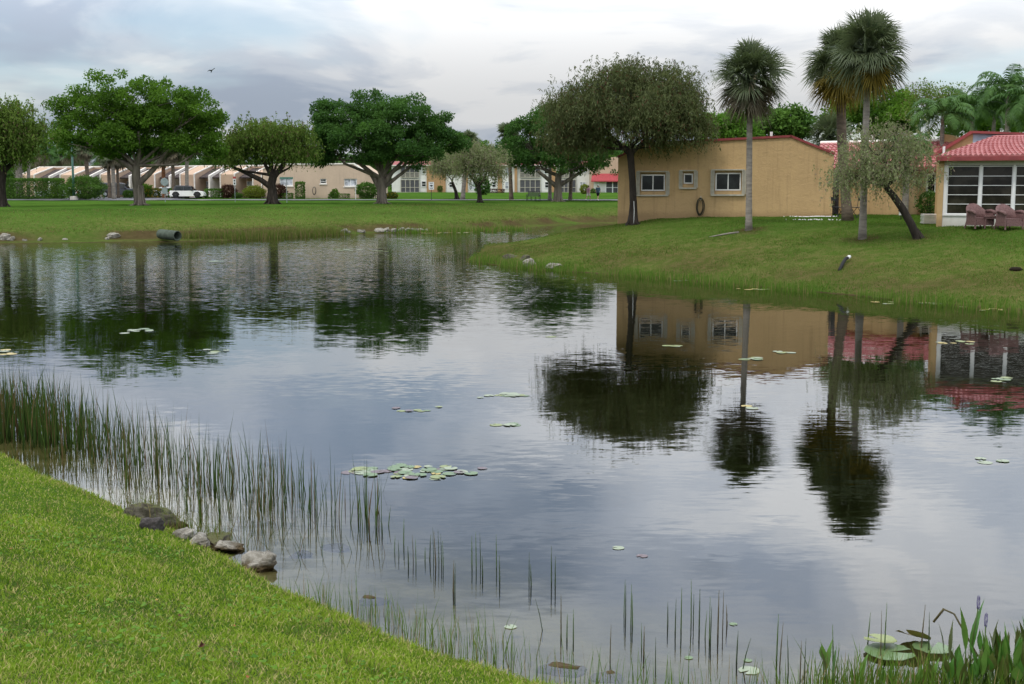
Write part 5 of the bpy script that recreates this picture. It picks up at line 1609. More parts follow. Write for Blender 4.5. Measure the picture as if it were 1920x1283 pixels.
PAD_M = [mat('lily_green', (0.120, 0.185, 0.075), .35, .5, var=.2, scale=9), mat('lily_yellow_green', (0.200, 0.235, 0.070), .35, .5, var=.2, scale=9), mat('lily_purple', (0.125, 0.085, 0.090), .35, .5, var=.25, scale=9), mat('lily_yellow', (0.40, 0.31, 0.09), .4, .4, var=.2, scale=9), mat('lily_pale', (0.26, 0.30, 0.20), .4, .5, var=.15, scale=9)]
def pad_mesh(seed, m, curl=.0, n=18):
    r = random.Random(seed)
    b = MB()
    vs = [(0, 0, .0)]
    for ring in (.55, 1.0):
        for k in range(n + 1):
            a = math.radians(14) + (2 * math.pi - math.radians(28)) * k / n
            rr = ring * (1 + (.05 * r.uniform(-1, 1) if ring == 1 else 0))
            z = curl * (ring ** 2) * max(0, math.cos(a * 1.0 + seed)) + (.018 * r.random() if ring == 1 else 0)
            vs.append((rr * math.cos(a), rr * math.sin(a), z))
    fs = [(0, 1 + k, 2 + k) for k in range(n)]
    fs += [(1 + k, n + 2 + k, n + 3 + k, 2 + k) for k in range(n)]
    nv = len(vs)
    vs += [(x, y, z - .012) for x, y, z in vs]
    fs += [tuple(i + nv for i in f[::-1]) for f in fs]
    b.add(vs, fs)
    return b.mesh('lily_pad', m, True)
def lily_pads():
    r = random.Random(12)
    meshes = {(c, s): pad_mesh(s * 7 + c, PAD_M[c], [0, 0, .05][s]) for c in range(5) for s in range(3)}
    clusters = [(785, 884, 44, 104, 12, .080, (0, 0, 0, 0, 1, 2, 4, 4, 2, 3), 'flat lily pad in the big patch off the bulrush belt', 'big lily pad patch'),
        (668, 882, 6, 26, 5, .085, (0, 1, 4, 2), 'lily pad in the small row just left of the big patch', 'small row left of the patch'),
        (938, 742, 14, 58, 4.5, .12, (0, 1, 4, 4), 'lily pad in the thin drift at mid pond', 'mid pond drift'), (760, 768, 8, 55, 6, .11, (0, 4, 2, 1), 'lily pad scattered left of the mid pond drift', 'scatter left of the drift'),
        (965, 797, 5, 30, 2, .11, (4, 1, 0), 'lily pad in the short row in front of the mid pond drift', 'short row in front of the drift'), (262, 620, 8, 26, 5, .16, (4, 4, 0), 'pale lily pad on the reflection of the largest fig tree', 'pads on the fig reflection'),
        (425, 660, 5, 32, 3, .14, (4, 0, 1), 'lily pad right of the fig tree reflection', 'pads right of the fig reflection'), (1257, 649, 5, 16, 2, .15, (4, 1), 'lily pad on the left half of the ochre house reflection', 'pads on the house reflection, left'),
        (1400, 674, 8, 45, 4, .14, (4, 1, 0), 'lily pad in the row crossing the fan palm trunk reflection', 'pads on the palm trunk reflection'), (1464, 662, 4, 18, 2, .14, (4, 1), 'lily pad right of the palm trunk reflection', 'pads right of the trunk reflection'),
        (1408, 765, 3, 12, 3, .12, (3, 4), 'yellow lily pad below the house reflection', 'pads below the house reflection'), (1785, 643, 8, 30, 3, .14, (3, 4, 1), 'lily pad on the sunroom reflection', 'pads on the sunroom reflection'),
        (1872, 712, 6, 35, 3, .13, (4, 1, 0), 'lily pad on the dark glass reflection at right', 'pads on the glass reflection'), (1840, 864, 4, 38, 3, .12, (0, 4), 'lily pad near the right edge in open water', 'pads near the right edge'),
        (655, 469, 14, 60, 2.5, .28, (4, 1, 1), 'floating pad in the patch near the far bank', 'pads near the far bank'), (405, 491, 7, 16, 1.2, .25, (0, 4), 'small dark floating pad cluster in the ruffled water', 'pads in the ruffled water'),
        (850, 436.5, 46, 90, 1.4, .24, (3, 1, 3, 4), 'yellowing lily pad along the far bank at the channel', 'yellow pads along the far bank'), (1300, 526, 9, 40, 2, .16, (3, 1, 4), 'yellow-green pad at the waterline below the ochre house', 'pads below the ochre house'),
        (1415, 543, 8, 30, 2, .16, (3, 1), 'yellow pad at the waterline left of the black drain pipe', 'pads left of the drain pipe'), (1700, 567, 14, 60, 3, .15, (3, 1, 4), 'yellow pad at the waterline below the leaning tree', 'pads below the leaning tree'),
        (1860, 578, 12, 55, 4, .15, (3, 1), 'yellow pad at the waterline below the sunroom', 'pads below the sunroom'), (20, 662, 5, 22, 4, .13, (3, 3, 4), 'yellow lily pad at the left edge above the reeds', 'pads at the left edge')]
    for u, v, n, su, sv, rad, cols, lab, grp in clusters:
        for k in range(n):
            p = on(u + max(-1.15, min(1.15, r.gauss(0, .55))) * su, v + max(-1.2, min(1.2, r.gauss(0, .6))) * sv, 0)
            ci = r.choice(cols)
            o = bpy.data.objects.new('lily_pad', meshes[(ci, r.randrange(3) if rad < .2 else r.randrange(2))])
            COL.objects.link(o)
            s = rad * r.uniform(.6, 1.15) * (.72 if rad > .1 else 1)
            o.location = (p.x, p.y, .003 + .0022 * (k % 5))
            o.scale = (s, s, s * .25)
            o.rotation_euler = (0, 0, r.uniform(0, 6.28))
            word = ('green', 'yellow-green', 'purple-brown', 'yellow', 'pale')[ci]
            tag(o, word + ' ' + re.sub('^(flat |pale |yellow |yellowing |yellow-green |small dark )', '', lab), 'lily pad', word + ' pads: ' + grp)
    for u, v, c, rad, lab in ((1159, 1028, 4, .055, 'single pale lily pad in open water left of the foreground stems'), (1204, 1043, 2, .05, 'single dark lily pad right of the pale one in open water'), (957, 1176, 4, .045, 'small pale lily pad by the shore shoots'), (1033, 632, 1, .12, 'lone lily pad left of the bottlebrush reflection'),
                           (1375, 1171, 0, .03, 'tiny green pad right of the stem cluster'), (1291, 1234, 0, .03, 'tiny green pad left of the bottom stems'), (1402, 1239, 0, .03, 'tiny green pad between the bottom stems'), (1405, 1258, 4, .07, 'pale floating leaf near the bottom edge')):
        p = on(u, v, 0)
        o = link('lily_pad', meshes[(c, 0)])
        o.location = (p.x, p.y, .004); o.scale = (rad, rad, rad * .3); o.rotation_euler.z = u
        tag(o, lab, 'lily pad')
    big = [(1668, 1222, .165, 0, .0, 'large flat green lotus pad in the bottom right plants'), (1748, 1215, .13, 0, .06, 'green lotus pad right of the largest one'), (1650, 1199, .11, 1, .16, 'curled yellow-edged pad at the back of the lotus group'), (1712, 1192, .12, 3, .30, 'tipped-up yellow lotus leaf with red rim')]
    for k, (u, v, rad, c, cu, lab) in enumerate(big):
        p = on(u, v, .06 if k > 1 else .02)
        o = link('lotus_pad', pad_mesh(40 + k, PAD_M[c], cu, 26))
        o.location = p; o.scale = (rad, rad, rad); o.rotation_euler = (.12 if k == 3 else .0, -.35 if k == 3 else 0, 1.2 * k)
        tag(o, lab, 'lotus leaf')
        if k == 3:
            tag(MB().tube([(p.x + .14, p.y, .16), (p.x + .20, p.y - .02, .26), (p.x + .26, p.y - .06, .24), (p.x + .4, p.y - .25, -.05)], [.008, .010, .007, .006], 6).build('lotus_stalk', M_STEM[2], None, True), 'bent brown stalk arching over the tipped yellow leaf', 'stalk')

def lance_leaf(L, W, bend, n=6, twist=0.0):
    """stalkless lance-shaped leaf rising along z, bending along +x"""
    vs, fs = [], []
    prof = [.18, .72, 1.0, .92, .62, .28, .0]
    for k in range(n + 1):
        q = k / n
        w = W * prof[k] * .5
        x, z = bend * L * q ** 1.8, L * q
        vs += [(x, -w, z), (x + .15 * w, 0, z - .1 * w), (x, w, z)]
    for k in range(n):
        for j in (0, 1):
            a = 3 * k + j
            fs.append((a, a + 1, a + 4, a + 3))
    return vs, fs
def pickerelweed():
    r = random.Random(9)
    M_LEAF = [mat('pickerel_green', (0.060, 0.165, 0.022), .4, .45, var=.25, scale=7), mat('pickerel_light', (0.105, 0.215, 0.035), .4, .45, var=.2, scale=7), mat('pickerel_olive', (0.085, 0.110, 0.022), .5, .4, var=.3, scale=7)]
    M_FLOWER = mat('violet_spike', (0.095, 0.075, 0.190), .7, .2, var=.4, scale=60)
    spots = [  # u, leaf-top v, base v, leaves, flower
        (1772, 1148, 1290, 2, 0, 'pair of spread lance leaves left of the flowering stem'), (1812, 1112, 1292, 2, 1, 'tall pickerelweed with a violet flower at the top'), (1842, 1150, 1296, 2, 1, 'shorter pickerelweed with a violet spike'), (1790, 1195, 1298, 3, 0, 'low broad-leaved plant under the paired leaves'),
        (1868, 1158, 1290, 4, 0, 'dense upright leaf tuft left of the corner'), (1890, 1160, 1300, 4, 0, 'broad upright leaf tuft beside the corner'), (1912, 1150, 1288, 4, 0, 'tall leaf tuft touching the right edge'), (1930, 1140, 1296, 3, 0, 'leaf tuft cut by the right edge'),
        (1855, 1210, 1305, 3, 0, 'low leaf tuft in front of the violet spike'), (1880, 1215, 1308, 3, 0, 'low leaf tuft at the bottom right'), (1745, 1225, 1305, 2, 0, 'small leaves in front of the lotus pads'), (1610, 1215, 1300, 1, 0, 'single curved leaf left of the lotus group'),
        (1660, 1235, 1305, 2, 0, 'pointed leaves in front of the largest lotus pad'), (1545, 1190, 1290, 2, 0, 'pair of upright blades left of the lotus group'), (1556, 1200, 1298, 2, 0, 'short blades beside the upright pair'), (1905, 1225, 1310, 3, 0, 'leaf tuft low at the right edge'), (1850, 1172, 1300, 4, 0, 'leaf tuft just right of the violet spike'), (1862, 1182, 1304, 4, 0, 'broad leaf tuft between the spike and the corner'), (1878, 1172, 1296, 5, 0, 'crowded leaf tuft in the middle of the corner mass'),
        (1898, 1178, 1304, 5, 0, 'crowded leaf tuft near the corner'), (1920, 1170, 1302, 5, 0, 'crowded leaf tuft at the right edge'), (1838, 1196, 1306, 4, 0, 'low crowded tuft under the violet spike'), (1800, 1212, 1308, 4, 0, 'low crowded tuft left of the tall flowering stem'), (1776, 1222, 1306, 3, 0, 'low tuft under the paired leaves'), (1716, 1238, 1308, 2, 0, 'short leaves in front of the tipped yellow leaf'), (1825, 1222, 1308, 3, 0, 'low leaves beneath the tall flowering stem')]
    for u, vt, vb, n, fl, lab in spots:
        p = on(u, vb, 0)
        h = (vb - vt) * p.y / F / CP
        t = empty('pickerelweed', (p.x, p.y, 0), 0, lab, 'water plant', 'pickerelweed in the bottom right corner')
        for k in range(n):
            az = r.uniform(0, 6.28) if n > 2 else (math.pi if k else 0) + r.uniform(-.4, .4)
            stem = h * (r.uniform(.35, .62) if n < 4 else r.uniform(.2, .5))
            L = (h - stem) * (1 if k == 0 else r.uniform(.7, 1.0))
            tilt = r.uniform(.04, .16) * (1.0 if n > 2 else 1.5)
            ex, ey = math.cos(az) * tilt * stem, math.sin(az) * tilt * stem
            MB().tube([(0, 0, -.12), (ex * .4, ey * .4, stem * .5), (ex, ey, stem)], [.006, .005, .004], 5).build('stem', M_STEM[0], t, True)
            vs, fs = lance_leaf(L, r.uniform(.040, .065) * (1.2 if n < 4 else 1), r.uniform(.05, .30))
            M = Matrix.Translation((ex, ey, stem - .005)) @ Matrix.Rotation(az + r.uniform(-.5, .5), 4, 'Z')
            MB().add([M @ Vector(v) for v in vs], fs).build('leaf', r.choice(M_LEAF), t, True)
        if fl:
            top = h * (.98 if u == 1812 else 1.0)
            x = .05 if u == 1812 else .0
            MB().tube([(0, 0, -.1), (x * .5, 0, top * .6), (x, 0, top - .04)], [.006, .005, .004], 5).build('flower_stem', M_STEM[0], t, True)
            b = MB()
            for k in range(46):
                a, z = k * 2.4, top - .05 + .085 * k / 46
                rr = .007 * (1 - .5 * abs(k / 23 - 1)) + .003
                b.lathe([(.0005, -.004), (.0035, 0), (.0005, .005)], 5, Matrix.Translation((x + rr * math.cos(a), rr * math.sin(a), z)))
            o = b.build('flower_spike', M_FLOWER, t)
            o['kind'] = 'stuff'; o['label'] = 'violet flower spike'

# ---- rocks
def rock_mat(name, base, top, moss):
    m, nt = nodes_of(name)
    tc = nt.nodes.new('ShaderNodeTexCoord').outputs['Object']
    n1 = noise(nt, 7, 6, .65, vec=tc).outputs[0]
    n2 = noise(nt, 26, 5, .65, vec=tc).outputs[0]
    g = nt.nodes.new('ShaderNodeNewGeometry')
    sp = nt.nodes.new('ShaderNodeSeparateXYZ'); nt.links.new(g.outputs['Normal'], sp.inputs[0])
    c = mixc(nt, smooth(nt, n1, .35, .65), base, top)
    c = mixc(nt, smooth(nt, n2, .55, .75), c, tuple(k * .35 for k in base))
    up = smooth(nt, fnode(nt, 'ADD', sp.outputs[2], fnode(nt, 'MULTIPLY', n1, .9)), 1.0, 1.35)
    if moss:
        c = mixc(nt, fnode(nt, 'MULTIPLY', up, .8), c, (0.09, 0.095, 0.028))
    ps = nt.nodes.new('ShaderNodeSeparateXYZ'); nt.links.new(g.outputs['Position'], ps.inputs[0])
    wet = smooth(nt, fnode(nt, 'ADD', ps.outputs[2], fnode(nt, 'MULTIPLY', n1, .05)), .10, .04)     # algae stain up to the high-water mark
    c = mixc(nt, wet, c, (0.075, 0.052, 0.024))
    principled(nt, c, .85, .25, 0, bump(nt, fnode(nt, 'ADD', n1, n2), .8, .03))
    return m
def rock_mesh(seed, m, sx, sy, sz, sub=3, amp=.22):
    import bmesh
    from mathutils import noise as mn
    bm = bmesh.new()
    bmesh.ops.create_icosphere(bm, subdivisions=sub, radius=1)
    r = np.random.default_rng(seed)
    pl = unit(r.normal(size=(11, 3)) * np.array([1, 1, .8])); pd = r.uniform(.42, .86, 11)
    off = Vector(r.uniform(-50, 50, 3))
    for v in bm.verts:
        p = np.array(v.co)
        for a, b in zip(pl, pd):                       # flat broken faces
            e = p @ a - b
            if e > 0: p = p - a * e * .94
        q = Vector(p)
        n = mn.fractal(q * 1.9 + off, 1.0, 2.1, 5) * amp + mn.fractal(q * 6.5 + off, .9, 2.0, 4) * amp * .32
        v.co = q * (1 + n)
        v.co = Vector((v.co.x * sx, v.co.y * sy, v.co.z * sz)) * 1.25
    me = bpy.data.meshes.new('rock')
    bm.to_mesh(me); bm.free()
    me.materials.append(m)
    me.polygons.foreach_set('use_smooth', [sub > 4] * len(me.polygons))
    return me
def rocks():
    RM = rock_mat('limestone', (0.130, 0.115, 0.088), (0.35, 0.325, 0.28), False)
    RMM = rock_mat('mossy_limestone', (0.055, 0.048, 0.032), (0.125, 0.112, 0.085), True)
    RD = rock_mat('dark_stone', (0.045, 0.038, 0.035), (0.09, 0.08, 0.075), False)
    RMF = rock_mat('weathered_limestone', (0.17, 0.155, 0.125), (0.34, 0.32, 0.27), False)
    near = [(290, 980, .33, .22, .17, .02, RMM, 'large dark mossy rock between the lawn and the bulrushes'), (282, 998, .12, .10, .11, .10, RD, 'dark hollow stone under the large mossy rock'), (345, 1004, .085, .08, .065, .07, RM, 'pale lump of rock at the left end of the flat shore rocks'), (378, 1018, .105, .09, .065, .05, RM, 'pale flat shore rock in the middle of the group'),
            (412, 1014, .22, .13, .06, .03, RMM, 'low mossy slab behind the pale shore rocks'), (430, 1024, .11, .10, .06, .02, RM, 'pale rock at the waterside end of the shore group'), (486, 1064, .15, .13, .11, .0, RM, 'pale pointed boulder standing alone in the shallows'), (255, 968, .12, .1, .08, .07, RMM, 'small mossy stone at the top of the shore rocks')]
    for k, (u, v, sx, sy, sz, z, m, lab) in enumerate(near):
        p = on(u, v, z)
        o = link('shore_rock', rock_mesh(300 + k, m, sx, sy, sz, 5))
        o.location = (p.x, p.y, z); o.rotation_euler.z = .5 * k
        tag(o, lab, 'rock')
    under = [(560, 1030, .12), (628, 1008, .14), (700, 1120, .12), (1060, 1250, .16), (1130, 1262, .12)]
    for k, (u, v, s) in enumerate(under):
        p = on(u, v, 0)
        z = float(bed_z([(p.x, p.y)])[0])
        o = link('sunken_stone', rock_mesh(340 + k, RM, s, s * .7, .05, 3))
        o.location = (p.x, p.y, z)
        tag(o, 'pale flat stone lying under the shallow water', 'rock', 'sunken stones in the shallows')
    far = [(9, 450, .55, .35), (22, 451, .35, .25), (75, 451, .28, .2), (46, 452, .2, .14), (122, 450, .22, .12), (200, 449, .25, .15), (212, 445, .62, .25), (645, 437, .5, .3), (654, 437.5, .3, .2), (677, 436, .42, .24), (712, 434.5, .55, .3), (724, 433.5, .45, .28), (738, 434.2, .4, .2), (753, 433.2, .42, .26), (764, 433.5, .45, .28), (777, 433.6, .4, .26), (788, 433.6, .36, .24), (799, 433.6, .3, .2)]
    names = ['pale boulder at the left edge of the far bank', 'small boulder beside the left-edge boulder', 'white stone on the far mud below the hedge', 'tiny stone between the left boulders', 'flat stone below the big round hedge bush', 'stone left of the flat far-bank rock', 'flat pale rock left of the culvert', 'pale rock pair, left one, below the beige house', 'pale rock pair, right one, below the beige house', 'white rock left of the riprap row',
             'first rock of the far riprap row', 'second rock of the far riprap row', 'third rock of the far riprap row', 'fourth rock of the far riprap row', 'fifth rock of the far riprap row', 'sixth rock of the far riprap row', 'seventh rock of the far riprap row', 'last rock of the far riprap row']
    for k, (u, v, s, h) in enumerate(far):
        p = gp(u, v)
        o = link('bank_rock', rock_mesh(360 + k % 6, RMF, s * .6, s * .5, h * .6, 3))
        o.location = p + Vector((0, 0, h * .3)); o.rotation_euler.z = k
        tag(o, names[k], 'rock', 'rocks along the far bank')
    for k, (u, v, s, h, lab) in enumerate(((995, 497, .30, .2, 'grey rock at the waterline near the tip of the point'), (984, 487, .25, .16, 'dark rock higher on the tip of the point'), (1040, 500, .28, .12, 'pale flat stone on the shore right of the point'), (955, 484, .3, .15, 'brown stone on the slope of the point'))):
        p = gp(u, v)
        o = link('bank_rock', rock_mesh(380 + k, RM if k % 2 == 0 else RMM, s, s * .8, h, 3))
        o.location = p
        tag(o, lab, 'rock')

def fallen_leaves():
    r = random.Random(3)
    ML = [mat('brown_leaf', (0.085, 0.028, 0.014), .7, .3, var=.4, scale=20), mat('rust_leaf', (0.22, 0.075, 0.020), .7, .3, var=.4, scale=20), mat('yellow_leaf', (0.40, 0.22, 0.03), .7, .3, var=.3, scale=20)]
    spots = [(378, 1222, .055, 0, 'largest curled brown leaf on the near lawn'), (337, 1164, .032, 0, 'dark red leaf above the largest curled leaf'), (45, 1008, .04, 1, 'rust leaf at the left edge of the lawn'), (60, 1013, .03, 1, 'rust leaf right beside the left-edge leaf'), (95, 1132, .028, 1, 'small rust leaf low on the left lawn'), (293, 1133, .02, 2, 'small yellow leaf in mid lawn'),
             (150, 1180, .022, 2, 'yellow leaf left of the brown leaves'), (440, 1182, .022, 1, 'orange leaf right of the dark red leaf'), (330, 1228, .024, 0, 'small brown leaf left of the largest curled leaf'), (20, 1037, .022, 1, 'rust fleck at the very left of the lawn'), (590, 1240, .022, 2, 'yellow leaf near the bottom of the lawn'), (248, 1107, .018, 0, 'little brown leaf in the middle of the lawn'), (465, 1280, .025, 1, 'rust leaf at the bottom edge')]
    for u, v, s, c, lab in spots:
        p = gp(u, v)
        b = MB()
        vs, fs = lance_leaf(1.0, .75, .5)
        vs2 = [(y * .9, z - .4, .35 * x + .3 * abs(z - .5)) for x, y, z in vs]
        b.add(vs2, fs)
        if s > .05:
            M = Matrix.Rotation(1.9, 4, 'Z') @ Matrix.Rotation(.9, 4, 'X')
            b.add([M @ Vector(q) for q in vs2], fs)
        o = b.build('fallen_leaf', ML[c], None, True)
        o.location = p + Vector((0, 0, .03)); o.scale = (s,) * 3
        o.rotation_euler = (r.uniform(-.3, .3), r.uniform(-.3, .3), r.uniform(0, 6.28))
        tag(o, lab, 'leaf', 'fallen leaves on the near lawn')

# ------------------------------------------------------------------ road, vehicles, people, street furniture, garden things
def road():
    b = MB()
    def strip(path, w, m, name, label, dz):
        V, Fc = [], []
        P = [Vector(p) for p in path]
        fine = []
        for a, c in zip(P[:-1], P[1:]):
            n = max(2, int((c - a).length / 2))
            fine += [a.lerp(c, k / n) for k in range(n)]
        fine.append(P[-1])
        XY = []
        for i, p in enumerate(fine):
            d = (fine[min(i + 1, len(fine) - 1)] - fine[max(i - 1, 0)]).normalized()
            n = Vector((-d.y, d.x, 0))
            for k in range(5):
                q = p + n * w * (k / 4 - .5)
                XY.append((q.x, q.y))
        z = terrain(XY)[0] + dz
        V = np.column_stack([XY, z])
        for i in range(len(fine) - 1):
            for k in range(4):
                a = i * 5 + k
                Fc.append((a, a + 1, a + 6, a + 5))
        return tag(link(name, mesh_np(name, V, np.array(Fc), m)), label, 'road', kind='structure')
    strip([(-110, 133, 0), (-30, 131, 0), (40, 131, 0), (120, 134, 0)], 5.0, M_ASPHALT, 'road', 'narrow asphalt road between the far lawn and the houses', .05)
    strip([(-110, 129.6, 0), (-30, 127.9, 0), (40, 127.9, 0), (120, 130.6, 0)], .5, M_CONC, 'kerb', 'pale concrete kerb along the road', .09)
    strip([(-45.0, 131, 0), (-44, 139, 0), (-43, 146, 0)], 15.0, M_ASPHALT, 'driveway', 'asphalt parking bay under the parked cars', .06)

def car(name, label, p, rz, L, W, H, body, roof, style, group=None, wheel_m=None):
    t = empty(name, p, rz, label, 'car', group)
    wr = .33
    base = .20
    belt = H * .60
    hood = H * (.58 if style != 'suv' else .60)
    # side outline of the lower body, x forward
    if style == 'hatch':
        low = [(-L / 2, .34), (-L / 2, belt - .12), (-L / 2 + .10, belt), (L * .18, belt), (L * .30, hood), (L / 2 - .16, hood - .10), (L / 2, hood - .30), (L / 2, .30), (L / 2 - .12, base), (-L / 2 + .12, base)]
        cab = [(-L * .40, belt - .02), (-L * .35, H - .08), (-L * .30, H), (L * .02, H), (L * .08, H - .05), (L * .20, belt - .02)]
    elif style == 'suv':
        low = [(-L / 2, .36), (-L / 2, belt - .1), (-L / 2 + .06, belt), (L * .16, belt), (L * .36, hood - .04), (L / 2 - .10, hood - .16), (L / 2, hood - .42), (L / 2, .34), (L / 2 - .15, base + .06), (-L / 2 + .15, base + .06)]
        cab = [(-L / 2 + .04, belt - .02), (-L / 2 + .24, H - .10), (-L / 2 + .45, H), (L * .02, H), (L * .10, H - .07), (L * .23, belt - .02)]
    else:
        low = [(-L / 2, .36), (-L / 2 + .02, belt - .10), (-L / 2 + .10, belt - .02), (-L * .28, belt + .02), (L * .14, belt), (L * .36, hood - .08), (L / 2 - .12, hood - .20), (L / 2, hood - .38), (L / 2, .32), (L / 2 - .14, base), (-L / 2 + .14, base)]
        cab = [(-L * .34, belt - .02), (-L * .22, H - .06), (-L * .14, H), (L * .0, H), (L * .05, H - .04), (L * .18, belt - .02)]
    def shell(poly, w0, w1, z0, z1):
        """outline extruded sideways, narrowing from z0 to z1 (tumblehome)"""
        b = MB()
        n = len(poly)
        hw = lambda z: (w0 + (w1 - w0) * min(1, max(0, (z - z0) / (z1 - z0)))) / 2
        inset = .06
        cx, cz = sum(q[0] for q in poly) / n, sum(q[1] for q in poly) / n
        rings = []
        for side, sh in ((-1, 1 - inset), (-1, 1), (1, 1), (1, 1 - inset)):
            k = 1.0 if sh == 1 else 1.0
            rings.append([(cx + (x - cx) * (1 - (.03 if sh < 1 else 0)), side * (hw(z) - (0 if sh < 1 else .07)), cz + (z - cz) * (1 - (.06 if sh < 1 else 0))) for x, z in poly])
        vs = sum(rings, [])
        fs = [tuple(range(n))[::-1], tuple(range(3 * n, 4 * n))]
        for r_ in range(3):
            for i in range(n):
                j = (i + 1) % n
                fs.append((r_ * n + i, r_ * n + j, (r_ + 1) * n + j, (r_ + 1) * n + i))
        return b.add(vs, fs)
    shell(low, W, W - .06, .3, belt).build('body', body, t, False)
    shell(cab, W - .10, W - .40, belt, H).build('roof' if style != 'open' else 'soft_top', roof, t, False)
    # side glass: inset copies of the cabin outline
    cx = sum(q[0] for q in cab) / len(cab)
    for sd in (-1, 1):
        g = MB()
        x0, x1 = min(q[0] for q in cab) + .22, max(q[0] for q in cab) - .22
        zt = H - .14
        xm = (x0 + x1) / 2 + .05
        yb, yt = (W - .10) / 2 + .004, (W - .10 - .30 * .8) / 2 + .012
        for a, c in ((x0, xm - .04), (xm + .04, x1)):
            sl = .16
            pts_ = [(a, belt + .03), (c, belt + .03), (c - (sl if c == x1 else 0), zt), (a + (sl if a == x0 else 0), zt)]
            MB().add([(x, sd * (yb if z < zt else yt), z) for x, z in pts_], [(0, 1, 2, 3) if sd < 0 else (3, 2, 1, 0)]).build('side_window', M_GLASS, t)
        MB().box((L * .15, sd * (W / 2 - .02), belt + .0), (L * .19, sd * (W / 2 + .13), belt + .13)).build('mirror', roof, t)
    xr = max(q[0] for q in cab)
    MB().add([(xr - .02, -W * .40, belt + .04), (xr - .02, W * .40, belt + .04), (xr - L * .09, W * .33, H - .10), (xr - L * .09, -W * .33, H - .10)], [(0, 1, 2, 3)]).build('windscreen', M_GLASS, t)
    xb = min(q[0] for q in cab)
    MB().add([(xb + .0, -W * .38, belt + .08), (xb + .0, W * .38, belt + .08), (xb + .16, W * .32, H - .14), (xb + .16, -W * .32, H - .14)], [(3, 2, 1, 0)]).build('rear_window', M_GLASS, t)
    for sx in (-1, 1):
        for sd in (-1, 1):
            x = sx * L * .31
            M = Matrix.Translation((x, sd * (W / 2 - .075), wr)) @ Matrix.Rotation(math.pi / 2, 4, 'X')
            w = MB().lathe([(wr * .6, -.11), (wr * .95, -.11), (wr, -.08), (wr, .08), (wr * .95, .11), (wr * .6, .11)], 20, M).build('wheel', M_RUBBER, t, True)
            rm = MB().lathe([(.03, -.125), (wr * .62, -.118), (wr * .62, .118), (.03, .125)], 14, M)
            rm.build('rim', wheel_m or M_GALV, w)
            arch = MB()
            n = 12
            ring = [(x + (wr + .03) * math.cos(math.pi * k / n), wr + (wr + .03) * math.sin(math.pi * k / n)) for k in range(n + 1)]
            outer = [(x + (wr + .10) * math.cos(math.pi * k / n), wr + (wr + .10) * math.sin(math.pi * k / n)) for k in range(n + 1)]
            y = sd * (W / 2 + .004)
            arch.add([(a, y, z) for a, z in ring] + [(a, y, z) for a, z in outer], [(k, k + 1, n + 2 + k, n + 1 + k) for k in range(n)])
            arch.add([(a, y * .999, z) for a, z in ring], [tuple(range(n + 1))])
            arch.build('wheel_arch', M_RUBBER, t)
    for sd in (-1, 1):
        MB().box((L / 2 - .12, sd * W * .30, hood - .36), (L / 2 + .01, sd * W * .44, hood - .18)).build('headlight', M_GLASSC, t)
        MB().box((-L / 2 - .012, sd * W * .36, belt - .34), (-L / 2 + .10, sd * W * .485, belt - .12)).build('tail_light', M_TAIL, t)
    MB().box((-L / 2 - .02, -W * .44, .28), (-L / 2 + .12, W * .44, .46)).build('bumper', roof if style == 'suv' else body, t)
    MB().box((L / 2 - .12, -W * .44, .26), (L / 2 + .02, W * .44, .44)).build('bumper', roof if style == 'suv' else body, t)
    return t
M_TAIL = mat('red_tail_light', (0.45, 0.02, 0.02), .3, .5)
def carpaint(name, c):
    return mat(name, c, .25, .55, var=.04)
M_CARWHITE, M_CARBLACK, M_CARGREY, M_CARSILVER = carpaint('cream_white_paint', (.74, .73, .69)), carpaint('black_paint', (.012, .013, .015)), carpaint('dark_grey_paint', (.045, .050, .060)), carpaint('white_paint_car', (.78, .79, .80))
def vehicles():
    def P(u, Y, dz=.055):
        p = at(u, 370, Y)
        return G(p.x, p.y, dz)
    car('hatchback', 'cream white hatchback with black roof and black wheels on the drive', P(353, 139.5), R(2), 3.85, 1.73, 1.42, M_CARWHITE, M_CARBLACK, 'hatch', 'parked cars', M_CARBLACK)
    car('convertible', 'white convertible half hidden behind the hatchback', P(316, 143.5), R(10), 4.2, 1.8, 1.22, M_CARSILVER, M_CARSILVER, 'open', 'parked cars')
    car('sport_utility_car', 'dark grey sport utility car beside the palm trunks', P(225, 145), R(4), 4.7, 1.9, 1.68, M_CARGREY, M_CARGREY, 'suv', 'parked cars')
    car('sedan', 'white sedan glimpsed through the clipped hedge', P(112, 141), R(182), 4.6, 1.82, 1.45, M_CARSILVER, M_CARSILVER, 'sedan', 'parked cars')

